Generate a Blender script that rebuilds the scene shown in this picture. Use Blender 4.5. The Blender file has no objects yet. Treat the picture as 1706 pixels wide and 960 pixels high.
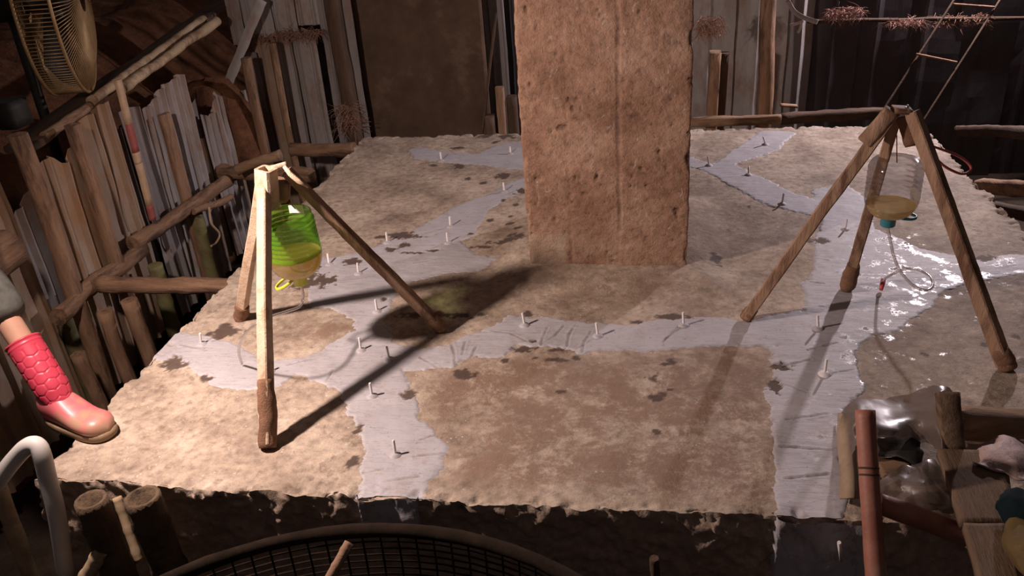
import bpy, bmesh, math, random
import numpy as np
from mathutils import Vector, Matrix
random.seed(7)
S = bpy.context.scene
COL = S.collection

# ------------------------------------------------------------------ camera, world, lights, exposure
FPX, PITCH, ROLL, YAW, CAMH = 1400.0, math.radians(27.5), math.radians(-4.5), math.radians(10.5), 1.43
_fw = np.array([0, math.cos(PITCH), -math.sin(PITCH)]); _rt = np.array([1.0, 0, 0]); _up = np.cross(_rt, _fw)
_r = math.cos(ROLL) * _rt + math.sin(ROLL) * _up
_u = np.cross(_r, _fw)
_M = np.array([[math.cos(YAW), -math.sin(YAW), 0], [math.sin(YAW), math.cos(YAW), 0], [0, 0, 1]])
FW, RT, UP = _M @ _fw, _M @ _r, _M @ _u
CAM = np.array([0, 0, CAMH])
cd = bpy.data.cameras.new('camera'); co = bpy.data.objects.new('camera', cd); COL.objects.link(co)
cd.sensor_fit = 'HORIZONTAL'; cd.sensor_width = 36.0; cd.lens = 36.0 * FPX / 1706.0
cd.clip_start = 0.02; cd.clip_end = 100
mw = Matrix(((RT[0], UP[0], -FW[0], 0), (RT[1], UP[1], -FW[1], 0), (RT[2], UP[2], -FW[2], CAMH), (0, 0, 0, 1)))
co.matrix_world = mw
S.camera = co
S.view_settings.view_transform = 'Standard'
S.view_settings.look = 'None'
S.view_settings.gamma = 1.0
S.view_settings.use_curve_mapping = False
S.view_settings.exposure = 0.0

w = bpy.data.worlds.new('night'); S.world = w; w.use_nodes = True
w.node_tree.nodes['Background'].inputs[0].default_value = (0.95, 0.74, 0.74, 1)
w.node_tree.nodes['Background'].inputs[1].default_value = 0.055

LAMP_A = Vector((-1.64, 1.66, 1.20)); AIM_A = Vector((0.05, 2.75, 0.10))
LAMP_B = Vector((2.02, 5.64, 1.42)); AIM_B = Vector((0.75, 2.9, 0.0))
POWER_A, POWER_B = 160.0, 310.0
COLOR_A, COLOR_B = (1.0, 0.78, 0.70), (1.0, 0.85, 0.90)

def ray(x, y): return FW + RT * (x - 853) / FPX - UP * (y - 480) / FPX
def G(x, y, z=0.0):
    d = ray(x, y); return Vector(CAM + d * (z - CAM[2]) / d[2])
def AY(x, y, Y):
    d = ray(x, y); return Vector(CAM + d * (Y - CAM[1]) / d[1])
def AX(x, y, X):
    d = ray(x, y); return Vector(CAM + d * (X - CAM[0]) / d[0])

# ------------------------------------------------------------------ numpy noise
def _hash(ix, iy, iz, seed):
    h = (ix.astype(np.int64) * 374761393 + iy.astype(np.int64) * 668265263 + iz.astype(np.int64) * 2147483647 + seed * 974634777) & 0x7fffffff
    h = ((h ^ (h >> 13)) * 1274126177) & 0x7fffffff
    h = (h ^ (h >> 16)) & 0x7fffffff
    return (h & 0xffff) / 65535.0
def vnoise(p, scale, seed=0):
    q = np.asarray(p, float) * scale + 1000.0
    i = np.floor(q); f = q - i; f = f * f * (3 - 2 * f); i = i.astype(np.int64)
    r = 0
    for dx in (0, 1):
        for dy in (0, 1):
            for dz in (0, 1):
                wgt = (f[:, 0] if dx else 1 - f[:, 0]) * (f[:, 1] if dy else 1 - f[:, 1]) * (f[:, 2] if dz else 1 - f[:, 2])
                r = r + wgt * _hash(i[:, 0] + dx, i[:, 1] + dy, i[:, 2] + dz, seed)
    return r * 2 - 1
def fbm(p, scale, oct=4, seed=0, gain=0.5):
    a, r, t = 1.0, 0, 0
    for k in range(oct):
        r = r + a * vnoise(p, scale * 2 ** k, seed + k * 17); t += a; a *= gain
    return r / t
def sstep(a, b, x):
    t = np.clip((x - a) / (b - a), 0, 1); return t * t * (3 - 2 * t)

# ------------------------------------------------------------------ object helpers
def empty(name, loc, label=None, cat=None, group=None):
    o = bpy.data.objects.new(name, None); COL.objects.link(o); o.location = loc; o.empty_display_size = 0.05
    tag(o, label, cat, group); return o
def tag(o, label=None, cat=None, group=None, kind=None):
    if label: o['label'] = label
    if cat: o['category'] = cat
    if group: o['group'] = group
    if kind: o['kind'] = kind
    return o
def mk(name, verts, faces, mat, parent=None, smooth=True, attrs=None, origin=None, uvs=None):
    v = np.asarray(verts, float).reshape(-1, 3)
    if parent is not None:
        o0 = np.array(parent_origin(parent))
    elif origin is not None:
        o0 = np.array(origin)
    else:
        mn, mx = v.min(0), v.max(0); o0 = np.array([(mn[0] + mx[0]) / 2, (mn[1] + mx[1]) / 2, mn[2]])
    me = bpy.data.meshes.new(name)
    if isinstance(faces, np.ndarray):
        n, k = faces.shape
        me.vertices.add(len(v)); me.vertices.foreach_set('co', (v - o0).ravel())
        me.loops.add(n * k); me.loops.foreach_set('vertex_index', faces.ravel().astype(np.int32))
        me.polygons.add(n); me.polygons.foreach_set('loop_start', np.arange(0, n * k, k, dtype=np.int32))
        me.update(calc_edges=True)
    else:
        me.from_pydata((v - o0).tolist(), [], [list(f) for f in faces]); me.update()
    me.polygons.foreach_set('use_smooth', [smooth] * len(me.polygons))
    me.polygons.foreach_set('use_smooth', [smooth and len(q.vertices) <= 4 for q in me.polygons]) if not isinstance(faces, np.ndarray) else None
    if attrs:
        for k, a in attrs.items():
            at = me.attributes.new(k, 'FLOAT', 'POINT'); at.data.foreach_set('value', np.asarray(a, np.float32))
    me.materials.append(mat)
    o = bpy.data.objects.new(name, me); COL.objects.link(o)
    if parent is not None: o.parent = parent
    else: o.location = o0
    return o
def parent_origin(p):
    l = Vector(p.location)
    while p.parent: p = p.parent; l = l + Vector(p.location)
    return l
def grid_faces(nu, nv, closed_u=False, off=0):
    # index = iv*nu + iu
    iu = np.arange(nu if closed_u else nu - 1); iv = np.arange(nv - 1)
    U, V = np.meshgrid(iu, iv); U = U.ravel(); V = V.ravel(); U2 = (U + 1) % nu
    return np.stack([V * nu + U, V * nu + U2, (V + 1) * nu + U2, (V + 1) * nu + U], 1) + off
def catmull(pts, n):
    P = [np.array(p, float) for p in pts]
    if len(P) < 3: 
        return [P[0] + (P[-1] - P[0]) * t for t in np.linspace(0, 1, n + 1)]
    P = [2 * P[0] - P[1]] + P + [2 * P[-1] - P[-2]]
    out = []
    for i in range(1, len(P) - 2):
        for t in np.linspace(0, 1, n, endpoint=False):
            a, b, c, d = P[i - 1], P[i], P[i + 1], P[i + 2]
            out.append(0.5 * (2 * b + (c - a) * t + (2 * a - 5 * b + 4 * c - d) * t * t + (3 * b - a - 3 * c + d) * t ** 3))
    out.append(P[-2]); return out
def circ(r, n=10): return [(r * math.cos(2 * math.pi * k / n), r * math.sin(2 * math.pi * k / n)) for k in range(n)]
def rect(wd, h, c=0.15):
    a, b = wd / 2, h / 2; e = min(wd, h) * c
    return [(a, -b + e), (a, b - e), (a - e, b), (-a + e, b), (-a, b - e), (-a, -b + e), (-a + e, -b), (a - e, -b)]
def sweep(path, prof, up=(0, 0, 1), scale=None, noise=0.0, nscale=20.0, seed=0, closed=False, cap=True):
    P = np.array([list(p) for p in path], float); n = len(P); m = len(prof)
    if closed: T = np.roll(P, -1, 0) - np.roll(P, 1, 0)
    else:
        T = np.gradient(P, axis=0)
    T /= np.linalg.norm(T, axis=1)[:, None] + 1e-12
    u0 = np.array(up, float); verts = []
    s = u0 - T[0] * (u0 @ T[0])
    if np.linalg.norm(s) < 1e-3: s = np.array([1.0, 0, 0]) - T[0] * T[0][0]
    for i in range(n):
        s = s - T[i] * (s @ T[i]); s /= np.linalg.norm(s) + 1e-12
        r = np.cross(T[i], s); k = 1.0 if scale is None else scale[i]
        for a, b in prof: verts.append(P[i] + (r * a + s * b) * k)
    v = np.array(verts)
    if noise:
        cen = np.repeat(P, m, 0); dr = v - cen; L = np.linalg.norm(dr, axis=1)[:, None] + 1e-9
        v = v + dr / L * (fbm(v, nscale, 3, seed) * noise)[:, None]
    faces = []
    for i in range(n if closed else n - 1):
        j = (i + 1) % n
        for k in range(m):
            faces.append((i * m + k, i * m + (k + 1) % m, j * m + (k + 1) % m, j * m + k))
    if cap and not closed:
        faces.append(tuple(range(m))[::-1]); faces.append(tuple((n - 1) * m + k for k in range(m)))
    return v.tolist(), faces
def lerp(A, B, n): return [Vector(A).lerp(Vector(B), t) for t in np.linspace(0, 1, n)]
def stick(name, A, B, prof, mat, parent=None, n=14, wob=0.0, noise=0.003, nscale=25, seed=0, up=(0, 0, 1), scale=None, smooth=True):
    P = lerp(A, B, n)
    if wob:
        q = np.array([list(p) for p in P]); d = np.stack([fbm(q + 7 * k + seed * 3.1, 2.2, 2, seed + k) for k in range(3)], 1)
        P = [Vector(a) + Vector(b) * wob for a, b in zip(q, d)]
    v, f = sweep(P, prof, up, scale, noise, nscale, seed)
    return mk(name, v, f, gm(mat, A, B), parent, smooth)
def bamboo(name, A, B, r, mat, parent=None, nodes=5, n=None, seed=0, hollow=False, wob=0.01):
    n = n or nodes * 6 + 1
    P = lerp(A, B, n); q = np.array([list(p) for p in P])
    d = np.stack([fbm(q + 7 * k + seed * 3.1, 2.0, 2, seed + k) for k in range(3)], 1)
    P = [Vector(a) + Vector(b) * wob for a, b in zip(q, d)]
    sc = [1.0 + (0.12 if (i % 6 == 3) else 0.0) for i in range(n)]
    v, f = sweep(P, circ(r, 12), (0.3, 0.9, 0.2), sc, r * 0.06, 30, seed, cap=not hollow)
    if hollow:
        # open cut end at B: inner wall going back down
        m = 12; base = (n - 1) * m; c = P[-1]; ax = (P[-1] - P[-2]).normalized()
        o = len(v)
        for k in range(m): v.append(list(c + (Vector(v[base + k]) - c) * 0.76))
        for k in range(m): v.append(list(c - ax * 0.09 + (Vector(v[base + k]) - c) * 0.7))
        for k in range(m):
            k2 = (k + 1) % m
            f.append((base + k, base + k2, o + k2, o + k)); f.append((o + k, o + k2, o + m + k2, o + m + k))
        f.append(tuple(o + m + k for k in range(m))); f.append(tuple(range(m))[::-1])
    return mk(name, v, f, mat, parent)
def lathe(prof, cen, n=40, ax=(0, 0, 1), cap0=False, cap1=False):
    ax = Vector(ax).normalized(); t = Vector((1, 0, 0)) if abs(ax.x) < 0.9 else Vector((0, 1, 0))
    e1 = (t - ax * t.dot(ax)).normalized(); e2 = ax.cross(e1); cen = Vector(cen); v = []
    for r, z in prof:
        for k in range(n):
            a = 2 * math.pi * k / n; v.append(list(cen + ax * z + (e1 * math.cos(a) + e2 * math.sin(a)) * r))
    f = grid_faces(n, len(prof), True).tolist()
    if cap0: f.append(list(range(n))[::-1])
    if cap1: f.append([(len(prof) - 1) * n + k for k in range(n)])
    return v, f
def join(*vf):
    V, F = [], []
    for v, f in vf:
        o = len(V); V += [list(a) for a in v]; F += [[i + o for i in g] for g in f]
    return V, F

# ------------------------------------------------------------------ materials
def newmat(name):
    m = bpy.data.materials.new(name); m.use_nodes = True
    nt = m.node_tree; b = nt.nodes['Principled BSDF']; return m, nt, b
def N(nt, t, **kw):
    n = nt.nodes.new(t)
    for k, v in kw.items(): setattr(n, k, v)
    return n
def noise_node(nt, scale, detail=5, rough=0.6, vec=None, dist=0.0):
    n = N(nt, 'ShaderNodeTexNoise'); n.inputs['Scale'].default_value = scale; n.inputs['Detail'].default_value = detail
    n.inputs['Roughness'].default_value = rough; n.inputs['Distortion'].default_value = dist
    if vec is not None: nt.links.new(vec, n.inputs['Vector'])
    return n
def ramp(nt, src, stops):
    r = N(nt, 'ShaderNodeValToRGB'); nt.links.new(src, r.inputs[0]); e = r.color_ramp.elements
    while len(e) < len(stops): e.new(0.5)
    for k, (p, c) in enumerate(stops):
        e[k].position = p; e[k].color = (*c, 1) if len(c) == 3 else c
    return r
def mixc(nt, fac, a, b, mode='MIX'):
    n = N(nt, 'ShaderNodeMix'); n.data_type = 'RGBA'; n.blend_type = mode
    for s, v in ((0, fac), (6, a), (7, b)):
        if isinstance(v, (int, float)): n.inputs[s].default_value = v
        elif isinstance(v, tuple): n.inputs[s].default_value = (*v, 1) if len(v) == 3 else v
        else: nt.links.new(v, n.inputs[s])
    return n.outputs[2]
def fmath(nt, op, a, b=None, c=None, clamp=False):
    n = N(nt, 'ShaderNodeMath'); n.operation = op; n.use_clamp = clamp
    for s, v in ((0, a), (1, b), (2, c)):
        if v is None: continue
        if isinstance(v, (int, float)): n.inputs[s].default_value = v
        else: nt.links.new(v, n.inputs[s])
    return n.outputs[0]
def attr(nt, name):
    n = N(nt, 'ShaderNodeAttribute'); n.attribute_name = name; return n.outputs['Fac']
def objco(nt, sc=(1, 1, 1)):
    t = N(nt, 'ShaderNodeTexCoord'); m = N(nt, 'ShaderNodeMapping'); m.inputs['Scale'].default_value = sc
    nt.links.new(t.outputs['Object'], m.inputs['Vector']); return m.outputs['Vector']
def bump(nt, b, src, strength, dist=0.004):
    n = N(nt, 'ShaderNodeBump'); n.inputs['Strength'].default_value = strength; n.inputs['Distance'].default_value = dist
    nt.links.new(src, n.inputs['Height']); nt.links.new(n.outputs[0], b.inputs['Normal']); return n
def mottled(name, c1, c2, dirt=None, scale=12, dscale=4, dlo=0.5, dhi=0.65, rough=0.8, metal=0.0, bmp=0.4, bdist=0.003, stretch=(1, 1, 1), spec=0.3):
    m, nt, b = newmat(name); vec = objco(nt, stretch)
    n1 = noise_node(nt, scale, 6, 0.65, vec)
    col = ramp(nt, n1.outputs[0], [(0.3, c1), (0.7, c2)]).outputs[0]
    if dirt:
        n2 = noise_node(nt, dscale, 6, 0.7, vec); r2 = ramp(nt, n2.outputs[0], [(dlo, (0, 0, 0)), (dhi, (1, 1, 1))])
        col = mixc(nt, r2.outputs[0], col, dirt)
    nt.links.new(col, b.inputs['Base Color'])
    b.inputs['Roughness'].default_value = rough; b.inputs['Metallic'].default_value = metal
    b.inputs['Specular IOR Level'].default_value = spec
    n3 = noise_node(nt, scale * 6, 5, 0.7, vec)
    bump(nt, b, n3.outputs[0], bmp, bdist)
    return m
def plain(name, c, rough=0.5, metal=0.0, var=0.15, spec=0.5):
    return mottled(name, tuple(x * (1 - var) for x in c), tuple(min(1, x * (1 + var)) for x in c), None, 30, rough=rough, metal=metal, bmp=0.15, spec=spec)
def clear(name, tint, gloss=0.08, rough=0.08, opac=0.0, ocol=(1, 1, 1)):
    m = bpy.data.materials.new(name); m.use_nodes = True; nt = m.node_tree; nt.nodes.clear()
    out = N(nt, 'ShaderNodeOutputMaterial'); tr = N(nt, 'ShaderNodeBsdfTransparent'); tr.inputs[0].default_value = (*tint, 1)
    gl = N(nt, 'ShaderNodeBsdfGlossy'); gl.inputs['Roughness'].default_value = rough
    lw = N(nt, 'ShaderNodeLayerWeight'); lw.inputs[0].default_value = 0.35
    f = fmath(nt, 'MULTIPLY_ADD', lw.outputs['Fresnel'], 0.5, gloss, True)
    mx = N(nt, 'ShaderNodeMixShader'); nt.links.new(f, mx.inputs[0]); nt.links.new(tr.outputs[0], mx.inputs[1]); nt.links.new(gl.outputs[0], mx.inputs[2])
    last = mx.outputs[0]
    if opac > 0:
        df = N(nt, 'ShaderNodeBsdfDiffuse'); df.inputs[0].default_value = (*ocol, 1)
        tl = N(nt, 'ShaderNodeBsdfTranslucent'); tl.inputs[0].default_value = (*ocol, 1)
        ad = N(nt, 'ShaderNodeMixShader'); ad.inputs[0].default_value = 0.5
        nt.links.new(df.outputs[0], ad.inputs[1]); nt.links.new(tl.outputs[0], ad.inputs[2])
        m2 = N(nt, 'ShaderNodeMixShader'); m2.inputs[0].default_value = opac
        nt.links.new(last, m2.inputs[1]); nt.links.new(ad.outputs[0], m2.inputs[2]); last = m2.outputs[0]
    nt.links.new(last, out.inputs[0]); return m

def concrete_slab_mat():
    m, nt, b = newmat('weathered_concrete_top'); vec = objco(nt)
    n1 = noise_node(nt, 5, 8, 0.68, vec); n2 = noise_node(nt, 38, 6, 0.7, vec); n3 = noise_node(nt, 1.6, 4, 0.6, vec, 0.6)
    base = ramp(nt, n1.outputs[0], [(0.30, (0.22, 0.165, 0.125)), (0.5, (0.40, 0.32, 0.25)), (0.70, (0.56, 0.47, 0.38))]).outputs[0]
    grit = ramp(nt, n2.outputs[0], [(0.30, (0.50, 0.46, 0.42)), (0.48, (0.95, 0.94, 0.93)), (0.70, (1.35, 1.32, 1.28))]).outputs[0]
    base = mixc(nt, 0.85, base, grit, 'MULTIPLY')
    vo = N(nt, 'ShaderNodeTexVoronoi'); vo.inputs['Scale'].default_value = 70; nt.links.new(vec, vo.inputs['Vector'])
    peb = ramp(nt, vo.outputs['Distance'], [(0.16, (1, 1, 1)), (0.24, (0, 0, 0))]).outputs[0]
    few = ramp(nt, noise_node(nt, 22, 3, 0.6, vec).outputs[0], [(0.56, (0, 0, 0)), (0.62, (1, 1, 1))]).outputs[0]
    base = mixc(nt, fmath(nt, 'MULTIPLY', fmath(nt, 'MULTIPLY', peb, few), 0.7), base, (0.66, 0.58, 0.50))
    few2 = ramp(nt, noise_node(nt, 17, 4, 0.7, objco(nt, (1.1, 0.9, 1))).outputs[0], [(0.60, (0, 0, 0)), (0.66, (1, 1, 1))]).outputs[0]
    base = mixc(nt, fmath(nt, 'MULTIPLY', few2, 0.45), base, (0.14, 0.095, 0.07))
    # red-brown silt film
    bf = attr(nt, 'brown'); nb = ramp(nt, noise_node(nt, 8, 10, 0.82, vec, 0.2).outputs[0], [(0.46, (1, 1, 1)), (0.56, (0, 0, 0))]).outputs[0]
    f = fmath(nt, 'MULTIPLY', bf, fmath(nt, 'MULTIPLY_ADD', nb, 0.85, 0.08), None, True)
    base = mixc(nt, f, base, mixc(nt, noise_node(nt, 3, 6, 0.7, vec).outputs[0], (0.16, 0.10, 0.068), (0.31, 0.205, 0.145)))
    # wet dark blots
    base = mixc(nt, fmath(nt, 'MULTIPLY', attr(nt, 'stain_shade'), 0.92, None, True), base, (0.075, 0.048, 0.038))
    wet = attr(nt, 'wet')
    base = mixc(nt, fmath(nt, 'MULTIPLY', wet, 0.3, None, True), base, (0.25, 0.20, 0.165))
    # rough sides mottled brown
    base = mixc(nt, attr(nt, 'side'), base, mixc(nt, n2.outputs[0], (0.09, 0.06, 0.045), (0.60, 0.45, 0.34)))
    nt.links.new(base, b.inputs['Base Color'])
    nr = noise_node(nt, 14, 5, 0.7, vec)
    puddle = ramp(nt, nr.outputs[0], [(0.60, (0, 0, 0)), (0.68, (1, 1, 1))]).outputs[0]
    wf = fmath(nt, 'MULTIPLY', wet, puddle, None, True)
    rg = N(nt, 'ShaderNodeMix'); rg.data_type = 'FLOAT'; nt.links.new(wf, rg.inputs[0]); rg.inputs[2].default_value = 0.82; rg.inputs[3].default_value = 0.16
    nt.links.new(rg.outputs[0], b.inputs['Roughness']); b.inputs['Specular IOR Level'].default_value = 0.4
    h = fmath(nt, 'ADD', n2.outputs[0], fmath(nt, 'MULTIPLY', noise_node(nt, 130, 3, 0.7, vec).outputs[0], 0.5))
    bn = bump(nt, b, h, 0.55, 0.006)
    nt.links.new(fmath(nt, 'MULTIPLY_ADD', wf, -0.4, 0.55), bn.inputs['Strength'])
    return m
def paste_mat():
    m, nt, b = newmat('grey_sealant_paste'); vec = objco(nt)
    n1 = noise_node(nt, 6, 6, 0.65, vec); st = noise_node(nt, 12, 6, 0.7, objco(nt, (1, 6, 1)))
    base = ramp(nt, n1.outputs[0], [(0.3, (0.40, 0.385, 0.40)), (0.6, (0.475, 0.455, 0.475)), (0.8, (0.53, 0.505, 0.52))]).outputs[0]
    base = mixc(nt, fmath(nt, 'MULTIPLY', ramp(nt, noise_node(nt, 11, 8, 0.8, vec).outputs[0], [(0.52, (0, 0, 0)), (0.70, (1, 1, 1))]).outputs[0], 0.55), base, (0.34, 0.26, 0.22))
    ln = noise_node(nt, 5, 4, 0.6, objco(nt, (1.2, 9, 1)), 0.8)
    scr = ramp(nt, ln.outputs[0], [(0.485, (1, 1, 1)), (0.5, (0.45, 0.4, 0.4)), (0.515, (1, 1, 1))]).outputs[0]
    spk = ramp(nt, noise_node(nt, 70, 3, 0.7, vec).outputs[0], [(0.28, (0.45, 0.4, 0.38)), (0.36, (1, 1, 1))]).outputs[0]
    base = mixc(nt, 0.5, base, scr, 'MULTIPLY'); base = mixc(nt, 0.7, base, spk, 'MULTIPLY')
    sc = ramp(nt, st.outputs[0], [(0.30, (0.62, 0.6, 0.6)), (0.36, (1, 1, 1))]).outputs[0]
    base = mixc(nt, 0.8, base, sc, 'MULTIPLY')
    base = mixc(nt, fmath(nt, 'MULTIPLY', attr(nt, 'stain_shade'), 0.8, None, True), base, (0.10, 0.07, 0.06))
    nt.links.new(base, b.inputs['Base Color'])
    wet = attr(nt, 'wet'); nr = noise_node(nt, 17, 5, 0.7, vec)
    pud = ramp(nt, nr.outputs[0], [(0.54, (0, 0, 0)), (0.63, (1, 1, 1))]).outputs[0]
    wf = fmath(nt, 'MULTIPLY', wet, pud, None, True)
    rg = N(nt, 'ShaderNodeMix'); rg.data_type = 'FLOAT'; nt.links.new(wf, rg.inputs[0]); rg.inputs[2].default_value = 0.6; rg.inputs[3].default_value = 0.05
    nt.links.new(rg.outputs[0], b.inputs['Roughness'])
    h = fmath(nt, 'ADD', st.outputs[0], fmath(nt, 'MULTIPLY', noise_node(nt, 60, 4, 0.7, vec).outputs[0], 0.25))
    bn = bump(nt, b, h, 0.45, 0.006)
    nt.links.new(fmath(nt, 'MULTIPLY_ADD', wf, -0.36, 0.45), bn.inputs['Strength'])
    return m
def column_mat():
    m, nt, b = newmat('board_marked_brown_concrete'); vec = objco(nt)
    n1 = noise_node(nt, 4, 8, 0.7, vec); n2 = noise_node(nt, 45, 6, 0.75, vec)
    base = ramp(nt, n1.outputs[0], [(0.30, (0.17, 0.085, 0.052)), (0.5, (0.30, 0.175, 0.115)), (0.70, (0.45, 0.30, 0.215))]).outputs[0]
    base = mixc(nt, 0.8, base, ramp(nt, n2.outputs[0], [(0.30, (0.32, 0.28, 0.26)), (0.45, (0.95, 0.95, 0.95)), (0.72, (1.3, 1.27, 1.24))]).outputs[0], 'MULTIPLY')
    # pale lime splashes as short slanted scratches
    sc = noise_node(nt, 26, 3, 0.6, objco(nt, (1.6, 1, 0.7)), 1.5)
    base = mixc(nt, fmath(nt, 'MULTIPLY', ramp(nt, sc.outputs[0], [(0.64, (0, 0, 0)), (0.70, (1, 1, 1))]).outputs[0], 0.45), base, (0.55, 0.46, 0.40))
    base = mixc(nt, fmath(nt, 'MULTIPLY', attr(nt, 'stain_shade'), 0.75, None, True), base, (0.08, 0.045, 0.035))
    base = mixc(nt, fmath(nt, 'MULTIPLY', attr(nt, 'pale'), 0.7, None, True), base, (0.46, 0.38, 0.28))
    nt.links.new(base, b.inputs['Base Color']); b.inputs['Roughness'].default_value = 0.75; b.inputs['Specular IOR Level'].default_value = 0.35
    bump(nt, b, fmath(nt, 'ADD', n2.outputs[0], noise_node(nt, 110, 3, 0.7, vec).outputs[0]), 0.6, 0.006)
    return m
def sheet_mat(name, c1, c2, rust, dlo=0.48, dhi=0.7, rough=0.75):
    m, nt, b = newmat(name); vec = objco(nt, (1, 1, 0.35))
    n1 = noise_node(nt, 7, 6, 0.65, vec)
    base = ramp(nt, n1.outputs[0], [(0.3, c1), (0.7, c2)]).outputs[0]
    r2 = ramp(nt, noise_node(nt, 5, 8, 0.75, objco(nt, (1.3, 1.3, 0.6))).outputs[0], [(dlo, (0, 0, 0)), (dhi, (1, 1, 1))]).outputs[0]
    base = mixc(nt, fmath(nt, 'MULTIPLY', r2, 0.85), base, rust)
    base = mixc(nt, fmath(nt, 'MULTIPLY', attr(nt, 'rust'), 0.9, None, True), base, tuple(x * 0.8 for x in rust))
    nt.links.new(base, b.inputs['Base Color']); b.inputs['Roughness'].default_value = rough; b.inputs['Specular IOR Level'].default_value = 0.2
    bump(nt, b, noise_node(nt, 40, 5, 0.7, vec).outputs[0], 0.25, 0.004)
    return m

M = {}
M['slab'] = concrete_slab_mat(); M['paste'] = paste_mat(); M['column'] = column_mat()
M['soil'] = mottled('red_soil', (0.11, 0.048, 0.025), (0.25, 0.115, 0.06), (0.07, 0.035, 0.02), 7, 3, rough=0.95, bmp=0.9, bdist=0.02, spec=0.1)
M['mud'] = mottled('dark_pit_mud', (0.035, 0.025, 0.018), (0.08, 0.055, 0.04), None, 8, rough=0.9, bmp=0.8, bdist=0.02, spec=0.15)
M['sheet_white'] = sheet_mat('old_white_sheet', (0.30, 0.275, 0.265), (0.43, 0.405, 0.39), (0.26, 0.14, 0.075), 0.48, 0.70)
M['sheet_tan'] = sheet_mat('clay_stained_sheet', (0.30, 0.22, 0.16), (0.42, 0.35, 0.28), (0.30, 0.15, 0.06), 0.42, 0.68)
M['sheet_grey'] = sheet_mat('grey_sheet', (0.20, 0.185, 0.18), (0.30, 0.28, 0.275), (0.22, 0.11, 0.06), 0.5, 0.7)
M['sheet_dark'] = sheet_mat('dark_sheet', (0.06, 0.054, 0.062), (0.10, 0.09, 0.10), (0.10, 0.065, 0.055), 0.5, 0.7)
M['board'] = mottled('dark_stained_plywood', (0.065, 0.04, 0.026), (0.13, 0.082, 0.055), (0.19, 0.12, 0.08), 5, 2.5, 0.55, 0.75, rough=0.85, bmp=0.3)
M['wood'] = mottled('weathered_timber', (0.24, 0.145, 0.085), (0.38, 0.25, 0.155), (0.15, 0.085, 0.05), 10, 5, rough=0.85, bmp=0.6, stretch=(1, 1, 0.3))
M['wood_dark'] = mottled('dark_old_timber', (0.055, 0.034, 0.022), (0.11, 0.068, 0.045), None, 10, rough=0.9, bmp=0.6)
M['log'] = mottled('muddy_log_bark', (0.20, 0.115, 0.068), (0.33, 0.205, 0.13), (0.12, 0.07, 0.045), 9, 5, rough=0.9, bmp=0.7, bdist=0.005)
M['log_dark'] = mottled('shaded_brown_bamboo', (0.07, 0.045, 0.028), (0.17, 0.115, 0.07), (0.04, 0.026, 0.018), 14, 9, rough=0.9, bmp=0.8, bdist=0.006)  # brown bamboo, with the shade below the lamp beam put into its colour
M['bamboo'] = mottled('dry_bamboo', (0.36, 0.26, 0.155), (0.52, 0.39, 0.25), (0.22, 0.14, 0.08), 8, 6, rough=0.6, bmp=0.2)
M['bamboo_green'] = mottled('mossy_green_bamboo', (0.13, 0.125, 0.05), (0.23, 0.21, 0.09), (0.13, 0.08, 0.045), 8, 6, rough=0.7, bmp=0.3)
M['leg'] = mottled('mud_caked_bare_timber', (0.52, 0.37, 0.25), (0.70, 0.54, 0.40), (0.30, 0.17, 0.10), 16, 9, 0.52, 0.7, rough=0.85, bmp=0.8, bdist=0.004)
M['mudclod'] = mottled('brown_mud_crust', (0.20, 0.105, 0.062), (0.30, 0.165, 0.10), None, 30, rough=0.95, bmp=0.9, bdist=0.006)
M['leg_r'] = mottled('rusty_brown_timber', (0.25, 0.145, 0.085), (0.37, 0.235, 0.15), (0.17, 0.09, 0.05), 16, 9, rough=0.8, bmp=0.7, bdist=0.004)
M['rustpipe'] = mottled('rusty_red_steel', (0.24, 0.085, 0.055), (0.38, 0.165, 0.115), (0.30, 0.19, 0.12), 9, 5, rough=0.55, bmp=0.3, spec=0.5)
M['pin'] = plain('white_plastic_pin', (0.80, 0.76, 0.74), 0.4)
M['pvc'] = mottled('dusty_white_pvc', (0.52, 0.49, 0.46), (0.66, 0.63, 0.60), (0.33, 0.24, 0.17), 6, 4, 0.55, 0.75, rough=0.45, bmp=0.1)
M['green_plastic'] = clear('green_tinted_bottle', (0.58, 0.70, 0.40), 0.06, 0.1, 0.38, (0.20, 0.56, 0.03))
M['clear_plastic'] = clear('clear_bottle', (0.86, 0.85, 0.86), 0.07, 0.06, 0.03, (0.8, 0.78, 0.8))
M['resin'] = clear('amber_resin', (0.92, 0.74, 0.42), 0.05, 0.1, 0.66, (0.98, 0.78, 0.38))
M['tube'] = clear('clear_tube', (0.80, 0.76, 0.74), 0.16, 0.15, 0.25, (0.72, 0.66, 0.64))
M['cap_green'] = plain('yellow_green_cap', (0.62, 0.62, 0.05), 0.4)
M['cap_blue'] = plain('teal_cap', (0.04, 0.24, 0.30), 0.4)
M['red_clip'] = plain('red_clip', (0.55, 0.07, 0.05), 0.4)
M['red_cord'] = plain('red_cord', (0.45, 0.10, 0.09), 0.7)
M['paper'] = plain('white_label', (0.82, 0.80, 0.78), 0.6)
M['rubber'] = mottled('pink_rubber', (0.50, 0.04, 0.075), (0.62, 0.065, 0.11), (0.50, 0.17, 0.17), 5, 4, 0.6, 0.8, rough=0.42, bmp=0.1, spec=0.5)
M['rubber_foot'] = mottled('mud_smeared_pink_rubber', (0.60, 0.10, 0.13), (0.70, 0.20, 0.21), (0.44, 0.27, 0.18), 6, 8, 0.47, 0.62, rough=0.4, bmp=0.1, spec=0.5)
M['sole'] = mottled('muddy_sole', (0.19, 0.12, 0.07), (0.33, 0.23, 0.14), None, 20, rough=0.8)
M['skin'] = mottled('skin', (0.42, 0.23, 0.16), (0.50, 0.29, 0.20), None, 8, rough=0.6, bmp=0.1)
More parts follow.
